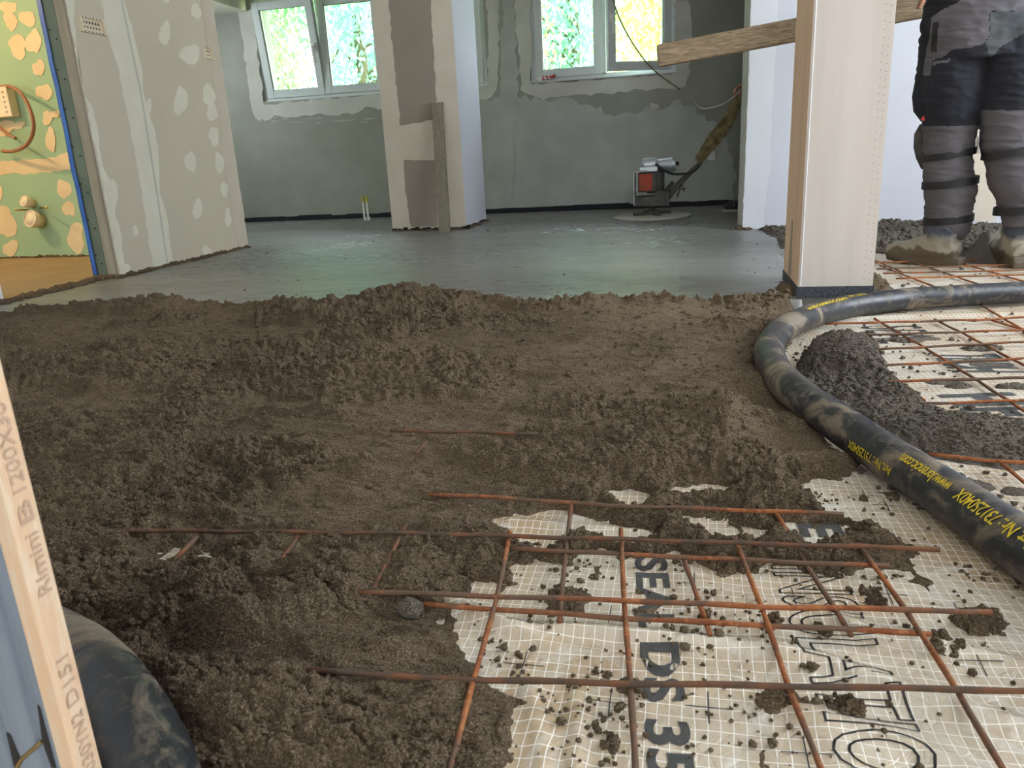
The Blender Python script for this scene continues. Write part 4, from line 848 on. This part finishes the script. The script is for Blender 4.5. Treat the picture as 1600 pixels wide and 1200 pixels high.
plate('wide white socket back box near the front edge of the plasterboard partition', [fL(120, 23), fL(160, 32), fL(167, 57), fL(126, 49)], 'socket', 6)
plate('small white socket back box at the far edge of the plasterboard partition', [fL(316, 72), fL(328, 75), fL(333, 96), fL(320, 92)], 'socket', 3)
fR2 = lambda a, b: ony(a, b, YR-.001)
plate('white double socket box on the white wall between the worker\'s legs', [fR2(1528, 213), fR2(1556, 212), fR2(1556, 236), fR2(1528, 237)], 'socket', 3, mats=('white_plastic', 'white_wall2'))
fB2 = lambda a, b: ony(a, b, YB-.001)
plate('small socket box low on the back wall behind the machine handle', [fB2(1106, 236), fB2(1117, 236), fB2(1117, 250), fB2(1106, 250)], 'socket', 2, mats=('white_plastic', 'white_wall2'))
bc = fG(6, 162); mb = MB(); mb.bx((fG(-14, 160)[0], YBA-.06, fG(0, 185)[2]), (fG(27, 160)[0], YBA, fG(0, 138)[2])); bxo = mb.build('junction_box', [M['cream_plastic']], bevel=.004)
tag(bxo, 'cream junction box with round knockouts on the green bathroom wall', 'electrical box')
bb = [fG(-12, 183), fG(18, 140)]
for i in range(3):
    for j in range(5):
        kx, kz = bb[0][0]+(bb[1][0]-bb[0][0])*(.25+.35*i), bb[0][2]+(bb[1][2]-bb[0][2])*(.12+.19*j); MB().cyl((kx, YBA-.0601, kz), (kx, YBA-.062, kz), .006, 10).build('knockout', [M['board_taupe']], bxo)
g = lambda a, b, d: np.array(ony(a, b, YBA-d))
mb = MB(); mb.tube(spline([g(-30, 142, .02), g(0, 136, .03), g(18, 136, .06), g(36, 150, .12), g(50, 180, .16), g(52, 205, .16), g(42, 226, .13), g(22, 236, .08), g(4, 236, .04)], 50), .0105, 10)
tag(mb.build('conduit', [M['brown_conduit']], smooth=True), 'brown flexible conduit looping round the cream junction box', 'conduit')
mb = MB(); mb.tube(spline([g(-20, 190, .02), g(0, 200, .04), g(12, 210, .08), g(24, 216, .14)], 20), .009, 10)
co = mb.build('conduit', [M['brown_conduit']], smooth=True); tag(co, 'short brown conduit with a dark cut tip below the cream junction box', 'conduit')
def pipe(px, py, r0, L, label, cat='pipe'):
    c = ony(px, py, YBA); root = empty('drain_pipe', tuple(c), label, cat)
    e = c+np.array([-.01, -L, .02]); MB().tube([c, c*.5+e*.5, e], [r0*.8, r0*.8, r0*.8], 24).build('pipe', [M['cream_plastic']], root, smooth=True)
    n = 24; d = (e-c)/np.linalg.norm(e-c); a = np.cross(d, [0, 0, 1]); a /= np.linalg.norm(a); b = np.cross(a, d); V = []; 
    for (q, rr) in ((-.03, r0), (.0, r0*1.02), (.004, r0*.86), (-.028, r0*.8)):
        for j in range(n): V.append(e+d*q+rr*(a*math.cos(6.2832*j/n)+b*math.sin(6.2832*j/n)))
    F = [(i*n+j, i*n+(j+1) % n, (i+1)*n+(j+1) % n, (i+1)*n+j) for i in range(3) for j in range(n)]
    MB().add(V, F).build('collar', [M['cream_plastic']], root, smooth=True)
    V = [e-d*.02+r0*.8*(a*math.cos(6.2832*j/n)+b*math.sin(6.2832*j/n)) for j in range(n)]
    MB().add(V, [tuple(range(n))]).build('bore', [M['board_taupe']], root); return root
pipe(64, 345, .052, .07, 'larger cream drain pipe stub low on the green wall')
pipe(52, 318, .034, .06, 'smaller cream capped pipe stub above the larger drain pipe')
for (a, b, lb) in [((46, 328), (22, 328), 'thin brass pipe end left of the capped stub'), ((62, 325), (74, 324), 'thin brass pipe end right of the capped stub')]:
    tag(MB().tube([g(*a, 0), g((a[0]+b[0])/2, (a[1]+b[1])/2, .07), g(*b, .10)], .0055, 8).build('pipe_end', [M['brass']], smooth=True), lb, 'pipe')
for (x, lb) in [(571, 'left one of two white pipes rising by the back wall'), (577, 'right one of two white pipes rising by the back wall')]:
    b_ = onz(x+1, 344, ZF); root = empty('water_pipe', (b_[0], min(b_[1], YB-.05), ZF), lb, 'pipe'); yy = min(b_[1], YB-.05)
    tt = ony(x-4, 309, yy)
    MB().tube([(b_[0], yy, ZF-.01), (b_[0]-.006, yy, ZF+.02), (b_[0]-.012, yy, ZF+.03), (tt[0], yy, tt[2])], [.017, .014, .009, .009], 10).build('pipe', [M['white_plastic']], root, smooth=True)
    MB().tube([(tt[0], yy, tt[2]-.035), (tt[0], yy, tt[2]+.012)], .0125, 8).build('cap', [mottled('yellow_cap', lin(206, 204, 96), lin(190, 186, 80), 9)], root)
# packet on the sill
pc = ony(855, 124, YB+.02); r = random.Random(4); bm = bmesh.new(); bmesh.ops.create_icosphere(bm, subdivisions=3, radius=1)
for v in bm.verts:
    n_ = 1+.18*math.sin(v.co.x*5+v.co.y*4)+.1*math.sin(v.co.z*9+v.co.x*7); v.co = Vector((v.co.x*.075*n_, v.co.y*.035, v.co.z*.026*n_+.01*v.co.x))
me = bpy.data.meshes.new('packet'); bm.to_mesh(me); bm.free()
o = link('packet', me, [M['white_plastic'], M['red_print']], loc=(pc[0], YB-.0, 1.065+.03), smooth=True); tag(o, 'crumpled red and white packet on the sill of the right window', 'packet')
for p in me.polygons:
    c = p.center
    if (abs(c.x-.01) < .045 and abs(c.z) < .014 and math.sin(c.x*220) > -.3) or c.x > .055: p.material_index = 1
MB().bx((-1.195, YB-.02, 1.062), (-.055, YB+.04, 1.070)).build('sill', [M['pvc']], w3)
# cables at the right window
f6 = lambda a, b, d=.05: ony(a, b, YB-d)
tag(MB().tube(spline([f6(950, -30, .4), f6(966, 24, .3), f6(990, 70, .2), f6(1020, 108, .1), f6(1057, 136, .03), f6(1062, 140, .01)], 60), .005, 6).build('cord', [M['straw']], smooth=True), 'thin olive cord hanging slantwise across the right window', 'cord')
tag(MB().tube(spline([f6(1086, 160, .02), f6(1096, 169, .1), f6(1115, 168, .3), f6(1135, 160, .6), f6(1160, 140, .7)], 40), .006, 6).build('cable', [M['plaster_light']], smooth=True), 'pale cable sagging from the back wall to the machine operator', 'cable')
# ------------------------------------------------------------------ power float
MY = 5.6; fm = lambda a, b, y=MY: np.array(ony(a, b, y)); dc = onz(1019, 337, ZF+.01)
root = empty('power_float', (dc[0], dc[1], ZF), 'orange and grey power float standing on the wet screed by the back wall', 'machine')
def mz(y): return ony(1015, y, MY)[2]
def mx(x, y=290): return ony(x, y, MY)[0]
n = 64; V = []
for (rr, zz) in ((.20, .010), (.262, .004), (.266, .012), (.262, .018), (.12, .022), (.0, .022)):
    for j in range(n): V.append((dc[0]+rr*math.cos(6.2832*j/n), dc[1]+rr*math.sin(6.2832*j/n), ZF-.004+zz))
MB().add(V, [(i*n+j, i*n+(j+1) % n, (i+1)*n+(j+1) % n, (i+1)*n+j) for i in range(5) for j in range(n)]).build('float_disc', [M['plaster_light']], root, smooth=False)
mb = MB()
for k in range(4): a = k*math.pi/2+.4; mb.box((dc[0]+.07*math.cos(a), dc[1]+.07*math.sin(a), ZF+.028), (.13, .035, .02), 0, Matrix.Rotation(a, 4, 'Z'))
mb.cyl((dc[0], dc[1], ZF+.02), (dc[0], dc[1], ZF+.045), .055, 20); mb.cyl((dc[0], dc[1], ZF+.04), (dc[0], dc[1], mz(318)), .02, 14); mb.build('hub', [M['dirty_grey']], root)
mb = MB(); mb.bx((mx(993), MY-.09, mz(321)), (mx(1040), MY+.09, mz(306))); mb.bx((mx(1022), MY-.07, mz(322)), (mx(1046), MY+.07, mz(298)))
for k in range(2): mb.cyl((mx(1001+k*7), MY-.088, mz(317)), (mx(1001+k*7), MY-.10, mz(317)), .010, 10)
mb.build('gearbox', [M['dirty_grey']], root, bevel=.006)
mb = MB(); mb.bx((mx(990.5), MY-.10, mz(319)), (mx(993), MY+.10, mz(266))); mb.bx((mx(993), MY-.10, mz(268)), (mx(1012), MY+.10, mz(265.5)))
for k in range(7): mb.box((mx(996), MY-.101, mz(271+k*5.4)), (.016, .012, .010), 0, Matrix.Rotation(.5, 4, 'Y'))
mb.build('side_guard', [M['steel']], root, bevel=.002)
mb = MB(); mb.bx((mx(998), MY-.085, mz(299)), (mx(1026), MY+.085, mz(269))); mb.cyl((mx(1024), MY, mz(302)), (mx(1024), MY, mz(268)), .062, 24); mc = mb.build('motor_casing', [M['dirty_grey']], root, bevel=.008)
MB().bx((mx(999.5), MY-.090, mz(297)), (mx(1020), MY-.084, mz(271))).build('cover_plate', [M['orange']], mc, bevel=.004)
mb = MB(); mb.tube([fm(1001, 259), fm(1006, 258), fm(1024, 257), fm(1030, 257), fm(1050, 257), fm(1056, 256)], [.030, .048, .048, .040, .048, .044], 24); mb.bx((mx(1000, 268), MY-.06, mz(268)), (mx(1028, 268), MY+.06, mz(260))); mb.bx((mx(1002, 250), MY-.03, mz(256)), (mx(1050, 250), MY+.03, mz(248.5)))
mo = mb.build('motor', [M['silver']], root, bevel=.004); MB().tube([fm(1056, 256), fm(1061, 255)], [.012, .015], 12).build('knob', [M['black']], mo)
mb = MB(); mb.tube([fm(1034, 320), fm(1048, 302), fm(1062, 286), fm(1098, 250), fm(1150, 164), fm(1166, 138)], [.024, .022, .020, .014, .014, .014], 12); mb.tube([fm(1036, 303, MY-.05), fm(1052, 284, MY-.05)], .013, 10); mb.tube([fm(1040, 306, MY+.04), fm(1066, 288)], .012, 8); mb.tube([fm(1058, 308), fm(1062, 296), fm(1070, 294), fm(1068, 299)], .007, 6)
mb.build('handle', [M['dirty_grey']], root, smooth=True)
MB().tube(spline([fm(1024, 256, MY-.06), fm(1034, 264, MY-.06), fm(1048, 271, MY-.04), (fm(1064, 272, MY-.03)), fm(1084, 268, MY-.02), fm(1100, 249, MY-.01)], 30), .008, 8).build('power_cord', [M['black']], root, smooth=True)
rr_ = np.random.default_rng(8); P0 = [fm(1091, 252, MY-.04), fm(1104, 234, MY-.05), fm(1120, 212, MY-.05), fm(1134, 194, MY-.04), fm(1147, 170, MY-.03), fm(1157, 150, MY-.02)]
mb = MB(); ax = spline(P0, 24)
for k in range(70):
    a, b = rr_.uniform(0, 6.28), rr_.uniform(.2, 1); s0 = rr_.integers(0, 5); q = ax[s0:24-rr_.integers(0, 3)]; t = np.linspace(0, 1, len(q)); w = (.018+.026*np.sin(np.pi*np.clip(t*.8+.15, 0, 1)))*b
    o3 = np.stack([np.cos(a+t*1.5)*w, np.sin(a+t)*w*.7, np.sin(a+t*1.5)*w*.8], -1)+rr_.normal(0, .002, (len(q), 3)); mb.tube(q+o3, .0065, 5)
tag(mb.build('cord_bundle', [M['straw']], smooth=True), 'bundle of olive yellow cord hung along the machine handle', 'bundle')
# ------------------------------------------------------------------ people
def ppm(P): return FPX/((np.array(P)-CC)@CD)
def ring(px, py, hw, Y, ry=None, zz=None):
    p = ony(px, py, Y); k = hw/ppm(p); return (p[0], Y, p[2], k, ry if ry else k*.92)
def blob(mb, c, r, sc=(1, 1, 1), n=12):
    V = []; 
    for i in range(1, n):
        for j in range(2*n): t, p = math.pi*i/n, math.pi*j/n; V.append((c[0]+r*sc[0]*math.sin(t)*math.cos(p), c[1]+r*sc[1]*math.sin(t)*math.sin(p), c[2]+r*sc[2]*math.cos(t)))
    V += [(c[0], c[1], c[2]+r*sc[2]), (c[0], c[1], c[2]-r*sc[2])]; m = 2*n; a = len(V)-2
    F = [(i*m+j, (i+1)*m+j, (i+1)*m+(j+1) % m, i*m+(j+1) % m) for i in range(n-2) for j in range(m)]+[(a, j, (j+1) % m) for j in range(m)]+[(a+1, (n-2)*m+(j+1) % m, (n-2)*m+j) for j in range(m)]
    mb.add(V, F)
def hand(mb, w, d, curl, up, side=1, s=1.):
    """palm from wrist w along d; fingers bend towards 'curl'; thumb leaves the palm's side"""
    d = np.array(d, float); d /= np.linalg.norm(d); cu = np.array(curl, float); cu -= d*(cu@d); cu /= np.linalg.norm(cu); sd = np.cross(d, cu)*side; w = np.array(w)
    for k in range(4): mb.tube([w+sd*(k-1.5)*.012*s, w+d*.045*s+sd*(k-1.5)*.018*s, w+d*.09*s+sd*(k-1.5)*.020*s], [.015*s, .015*s, .012*s], 8)
    for k, L in enumerate((.070, .080, .074, .058)):
        p = w+d*.088*s+sd*(k-1.5)*.021*s; P = [p]
        for (a, f) in ((.5, .42), (1.25, .32), (2.0, .26)): p = p+(d*math.cos(a)+cu*math.sin(a))*L*f*s; P.append(p)
        mb.tube(P, [.0098*s, .0092*s, .0084*s, .007*s], 8)
    p = w+d*.03*s-sd*.026*s; mb.tube([p, p+(d*.6-sd*.8)*.03*s, p+(d*.9-sd*.5+cu*.6)*.055*s, p+(d*.9-sd*.1+cu*1.)*.078*s], [.014*s, .012*s, .0105*s, .008*s], 8)
def head(mb, c, yaw, s=1.):
    f = np.array([math.cos(yaw), math.sin(yaw), 0]); l = np.array([-f[1], f[0], 0]); up = np.array([0, 0, 1.]); c = np.array(c)
    blob(mb, c, .098*s, (1, 1, 1.12)); blob(mb, c+f*.035*s-up*.055*s, .062*s, (1, 1, 1.1)); mb.tube([c+f*.09*s+up*.012*s, c+f*.118*s-up*.022*s, c+f*.10*s-up*.03*s], [.009*s, .014*s, .010*s], 8)
    for q in (-1, 1): blob(mb, c+l*q*.092*s-f*.005*s, .026*s, (.5, .5, 1.2)); blob(mb, c+f*.083*s+l*q*.03*s+up*.018*s, .014*s, (1, 1, .6))
    blob(mb, c+f*.088*s-up*.058*s, .016*s, (1, 1.4, .5))
def shade_parts(o, fn):
    me = o.data; n = len(me.polygons); c = np.empty(n*3); nn = np.empty(n*3); me.polygons.foreach_get('center', c); me.polygons.foreach_get('normal', nn)
    mi = fn(c.reshape(-1, 3)+np.array(o.location), nn.reshape(-1, 3)); me.polygons.foreach_set('material_index', mi.astype(np.int32)); me.update()
def folds(o, amp, fx, fz, seed, z0=-9, z1=9):
    me = o.data; n = len(me.vertices); v = np.empty(n*3); nr = np.empty(n*3); me.vertices.foreach_get('co', v); me.vertices.foreach_get('normal', nr); v = v.reshape(-1, 3); nr = nr.reshape(-1, 3)
    f = fbm(v[:, 0]*fx+v[:, 1]*fx*.7, v[:, 2]*fz+v[:, 0]*4, 3, seed); f = 1-2*np.abs(f)**.8
    g = fbm(v[:, 0]*9, v[:, 2]*9+v[:, 1]*7, 3, seed+4); v += nr*((f*amp+g*amp*.8))[:, None]; me.vertices.foreach_set('co', v.reshape(-1)); me.update()
# worker seen from behind
mb = MB(); YA, YC = 3.47, 3.34
LL = [(1478, 372, 26), (1479, 362, 31), (1481, 345, 32), (1481, 330, 32), (1484, 312, 34), (1485, 300, 37), (1484, 288, 35), (1481, 270, 34), (1481, 250, 34), (1482, 228, 35), (1484, 206, 36), (1486, 192, 41), (1488, 170, 46), (1488, 145, 51), (1490, 115, 53), (1494, 85, 53), (1499, 55, 55), (1508, 25, 52)]
RL = [(1601, 352, 30), (1601, 340, 34), (1601, 325, 35), (1598, 305, 39), (1591, 285, 40), (1588, 260, 40), (1584, 232, 42), (1583, 205, 43), (1583, 186, 46), (1586, 160, 52), (1589, 130, 56), (1592, 100, 58), (1592, 70, 58), (1590, 40, 58)]
mb.loft([ring(a, b, h, YA-.03*i/17) for i, (a, b, h) in enumerate(LL)]); mb.loft([ring(a, b, h, YC+.07*i/13) for i, (a, b, h) in enumerate(RL)])
PV = [(1545, 92, 78), (1544, 60, 94), (1545, 30, 96), (1546, 0, 92), (1548, -25, 88)]; mb.loft([ring(a, b, h, 3.42, .135) for a, b, h in PV])
tr = mb.build('trousers', [M['trouser_grey'], M['trouser_black'], M['trouser_dirty'], M['shirt'], M['strap']]); remesh(tr, .0048, 9); folds(tr, .0055, 10, 26, 11)
pcx = ony(1546, 10, 3.42)[0]; 
bodyroot = MB()     # body: torso, neck, head, arms, hands in one surface
sh = 1.46; tz = 1.0
bodyroot.loft([(pcx, 3.42, z, rx, ry) for z, rx, ry in [(.93, .17, .115), (1.0, .165, .11), (1.12, .15, .10), (1.25, .17, .11), (1.38, .185, .11), (1.45, .16, .09), (1.49, .07, .07), (1.55, .055, .06)]])
head(bodyroot, (pcx-.03, 3.45, 1.66), 2.2)
hA = ony(1420, 6, PY)
bodyroot.tube([(pcx-.11, 3.42, 1.425), (pcx-.175, 3.43, 1.40), (pcx-.25, 3.49, 1.22), (hA[0]+.05, 3.62, hA[2]+.15), (hA[0]+.0, 3.70, hA[2]+.085)], [.045, .058, .046, .036, .026], 12)
hand(bodyroot, (hA[0], 3.70, hA[2]+.085), (0, .75, -.35), (0, -.2, -1), None, 1)
hB = np.array((pcx+.32, PY, ony(1700, -40, PY)[2]))
bodyroot.tube([(pcx+.11, 3.42, 1.425), (pcx+.175, 3.43, 1.40), (pcx+.26, 3.48, 1.22), (hB[0], 3.62, hB[2]+.13), (hB[0], 3.70, hB[2]+.085)], [.045, .058, .046, .036, .026], 12)
hand(bodyroot, (hB[0], 3.70, hB[2]+.085), (0, .75, -.35), (0, -.2, -1), None, -1)
worker = bodyroot.build('person', [M['skin'], M['shirt'], M['hair']]); remesh(worker, .006, 3)
def wf(c, n): return np.where((c[:, 2] < 1.50) & (np.hypot(c[:, 0]-pcx, c[:, 1]-3.42) < .31) & (c[:, 2] > 1.12-.3*(np.hypot(c[:, 0]-pcx, c[:, 1]-3.42) < .24)), 1, np.where((c[:, 2] > 1.70) | ((c[:, 2] > 1.62) & (c[:, 1] < 3.44)), 2, 0))
shade_parts(worker, wf); tag(worker, 'person in grey and black work trousers seen from behind, carrying a plank', 'person')
def adopt(o): o.parent = worker; return o
adopt(tr)
def inp(c, poly): x, y = project_n(c); return sdist(x, y, poly) > 0
def project_n(c): q = c-CC; z = q@CD; return 800+FPX*(q@CR)/z, 600-FPX*(q@CU)/z
def tf(c, n):
    x, y = project_n(c); back = n[:, 1] < .15; mi = np.where(y > 197-(x-1484)*.02, 0, 1); mi = np.where((x > 1533) & (y > 176+(1560-x)*.1), 0, mi); mi = np.where((x > 1533) & (y < 200) & (y > 172), 0, mi)
    mi = np.where((x < 1533) & (y > 197), 0, mi)
    seat = [(1441, 118), (1447, 80), (1452, 60), (1456, 26), (1474, 14), (1500, 2), (1530, -40), (1700, -40), (1700, 18), (1546, 17), (1546, 54), (1540, 66), (1530, 71), (1486, 79), (1476, 88), (1456, 94), (1454, 118)]
    mi = np.where((sdist(x, y, seat) > 0), 0, mi); up = [(1430, 30), (1454, 28), (1474, 14), (1500, 2), (1530, -40), (1400, -60)]; mi = np.where(sdist(x, y, up) > 0, 3, mi)
    dirty = [(1547, 18), (1700, 16), (1700, 40), (1600, 52), (1568, 70), (1556, 82), (1548, 92), (1540, 68), (1547, 54)]; mi = np.where((sdist(x, y, dirty) > 0) & back, 2, mi)
    s1 = [(1457, 36), (1467, 34), (1463, 82), (1454, 82)]; mi = np.where((sdist(x, y, s1) > 0) & back, 4, mi); s2 = [(1457, 96), (1484, 92), (1485, 96), (1458, 102)]; mi = np.where((sdist(x, y, s2) > 0) & back, 0, mi)
    return mi
shade_parts(tr, tf)
def strap(pL, pR, h, legs, Y, tilt=0):
    (xa, ya), (xb, yb) = pL, pR; p = ony((xa+xb)/2, (ya+yb)/2, Y); k = (xb-xa)/2/ppm(p)*1.012; dz = -(yb-ya)/ppm(p)/2; V = []; n = 40; hh = h/ppm(p)/2
    for (o_, z) in ((1.0, -hh), (1.07, -hh), (1.07, hh), (1.0, hh)):
        for j in range(n): t = 6.2832*j/n; V.append((p[0]+k*o_*math.cos(t), Y+k*.95*o_*math.sin(t), p[2]+z+dz*math.cos(t)))
    s_ = MB().add(V, [(i*n+j, i*n+(j+1) % n, ((i+1) % 4)*n+(j+1) % n, ((i+1) % 4)*n+j) for i in range(4) for j in range(n)]).build('strap', [M['strap']], worker, smooth=False); return s_
for a in [((1447, 246), (1517, 236), 10, 0, YA-.01), ((1448, 289), (1521, 281), 11, 0, YA-.01), ((1449, 345), (1514, 339), 11, 0, YA), ((1544, 243), (1628, 224), 10, 0, YC+.02), ((1562, 330), (1640, 316), 11, 0, YC)]: strap(*a)
for (px_, y0_, y1_, Y_) in ((1443, 196, 262, YA+.05), (1546, 192, 262, YC+.12)):
    P = [ony(px_+dx, yy, Y_) for dx, yy in ((4, y0_), (-1, y0_+14), (-1, y0_+32), (1, y0_+48), (5, y1_))]
    MB().tube(P, [.024, .032, .034, .030, .020], 14).build('knee_pad', [M['kneepad']], worker, smooth=True)
MB().tube([ony(1447, 262, YA+.05), ony(1449, 300, YA+.05), ony(1451, 345, YA+.05), ony(1452, 366, YA+.05)], [.012, .011, .011, .010], 8).build('knee_pad', [M['kneepad']], worker, smooth=True)
mb = MB(); r = random.Random(12)
pk = [ony(a, b, YA-.02) for a, b in ((1447, 118), (1440, 130), (1437, 150), (1438, 170), (1446, 186))]; mb.tube(pk, [.020, .026, .028, .026, .018], 10)
for q in ((1440, 122, 1431, 119), (1441, 127, 1432, 125), (1441, 150, 1433, 163), (1437, 158, 1431, 168), (1436, 120, 1439, 112)): mb.tube([ony(q[0], q[1], YA-.02), ony(q[2], q[3], YA-.03)], [.016, .005], 8)
pko = mb.build('cargo_pocket', [M['trouser_black']], worker, smooth=True)
MB().box(tuple(ony(1443, 185, YA-.05)), (.014, .004, .016), 0, Matrix.Rotation(.5, 4, 'Y')).build('tab', [M['red_print']], pko)
def boot(hx, hy, dx, dy, sx, sy, L=.30):
    mb = MB(); d = np.array([dx, dy, 0.]); d /= np.linalg.norm(d); h = np.array([hx, hy, 0.]); zz = np.array([0, 0, 1.])
    mb.tube([h+d*t*L+zz*z for t, z in ((.05, .052), (.25, .060), (.45, .058), (.65, .050), (.85, .046), (.97, .042))], [.040, .052, .050, .047, .045, .030], 16)
    mb.tube([h+d*L*.10+zz*.09, h+d*L*.30+zz*.10, h+d*L*.52+zz*.07, h+d*L*.72+zz*.05], [.045, .052, .046, .040], 14)
    mb.tube([h+d*L*.2+zz*.16, h+d*L*.42+zz*.085], [.055, .040], 14)
    a = h+d*.085; S3 = np.array([sx, sy, .40])
    mb.tube([a+zz*.05, a+zz*.10+d*.005, a*.8+S3*.2*np.array([1, 1, 0])+zz*.16, S3*np.array([1, 1, 0])+zz*.24, S3*np.array([1, 1, 0])+zz*.34], [.050, .056, .060, .066, .07], 18)
    mb.box(h+d*L*.36+zz*.016, (L*.76, .084, .032), 0, Matrix.Rotation(math.atan2(d[1], d[0]), 4, 'Z'))
    mb.tube([h+d*L*.7+zz*.018, h+d*L*.97+zz*.018], [.040, .020], 16, flat=.42)
    o = mb.build('boot', [M['boot']], worker); remesh(o, .006, 3); return o
lh = onz(1503, 416, 0); la = ony(1479, 362, YA); boot(lh[0]-.002, lh[1]-.0, -.80, .55, la[0], YA)
rh = onz(1600, 420, 0); ra = ony(1601, 350, YC); boot(rh[0], rh[1], -.05, .99, ra[0], YC)
# machine operator, mostly hidden by the white wall end
fx = onz(1128, 331, ZF); ox, oy = fx[0]+.21, fx[1]+.02; op = MB(); hm = fm(1164, 141)
hip = np.array((ox+.20, oy+.05, 1.0)); 
for sy, kx in ((-.0, 0.), (.22, .22)):
    op.tube([(ox+kx, oy+sy, ZF+.07), (ox+kx+.01, oy+sy, .20), (ox+kx+.02, oy+sy, .40), (ox+kx+.05, oy+sy, .56), (hip[0]-.02, hip[1]+sy*.6, .95)], [.040, .042, .058, .056, .085], 12)
op.loft([(hip[0]+dx, hip[1]+.05, z, rx, ry) for z, rx, ry, dx in [(.90, .12, .16, 0), (1.0, .12, .165, 0), (1.15, .11, .15, -.02), (1.3, .12, .18, -.04), (1.42, .11, .19, -.06), (1.48, .07, .08, -.07), (1.54, .05, .055, -.08)]])
head(op, (hip[0]-.12, hip[1]+.05, 1.66), math.pi)
for sy in (-.19, .19):
    op.tube([(hip[0]-.06, hip[1]+.05+sy, 1.42), (hip[0]-.10, hip[1]+.05+sy*1.15, 1.16), (hm[0]+.10, hm[1]+sy*.35, hm[2]+.04), (hm[0]+.06, hm[1]+sy*.2, hm[2]+.01)], [.05, .042, .032, .026], 10); hand(op, (hm[0]+.06, hm[1]+sy*.2, hm[2]+.02), (-1, 0, .1), (0, 0, -1), None, 1 if sy > 0 else -1)
oper = op.build('person', [M['skin'], M['shirt'], M['hair']]); remesh(oper, .008, 3)
shade_parts(oper, lambda c, n: np.where(c[:, 2] > 1.71, 2, np.where((c[:, 2] > 1.03) & (c[:, 2] < 1.5) & (c[:, 0] > hip[0]-.26), 1, 0)))
tag(oper, 'person half hidden by the white wall end, steering the machine by its handle', 'person')
mb = MB()
for sy, kx in ((0, 0.), (.22, .22)): mb.tube([(ox+kx+.035, oy+sy, .50), (ox+kx+.05, oy+sy, .58), (hip[0]-.02, hip[1]+sy*.6, .95)], [.078, .082, .11], 14)
mb.loft([(hip[0], hip[1]+.05, z, .135, .18) for z in (.86, .95, 1.05)]); sh_ = mb.build('shorts', [M['denim']]); remesh(sh_, .01, 3); sh_.parent = oper
for sy, kx in ((0, 0.), (.22, .22)):
    mb = MB(); a = np.array((ox+kx, oy+sy, ZF))
    mb.tube([a+np.array((.05, 0, .035)), a+np.array((-.03, 0, .04)), a+np.array((-.12, 0, .036)), a+np.array((-.19, 0, .028))], [.036, .042, .042, .026], 14); mb.tube([a+np.array((.01, 0, .04)), a+np.array((.01, 0, .15))], [.046, .050], 14)
    bo = mb.build('shoe', [M['black']]); remesh(bo, .006, 3); bo.parent = oper
    MB().box(a+np.array((-.07, 0, .008)), (.27, .085, .012)).build('sole', [M['plaster_light']], bo)
    mb = MB()
    for k in range(4): mb.tube([a+np.array((-.04-.03*k, -.040, .045)), a+np.array((-.045-.03*k, 0, .085-.008*k)), a+np.array((-.04-.03*k, .040, .045))], .004, 6)
    mb.build('lace', [M['white_plastic']], bo)
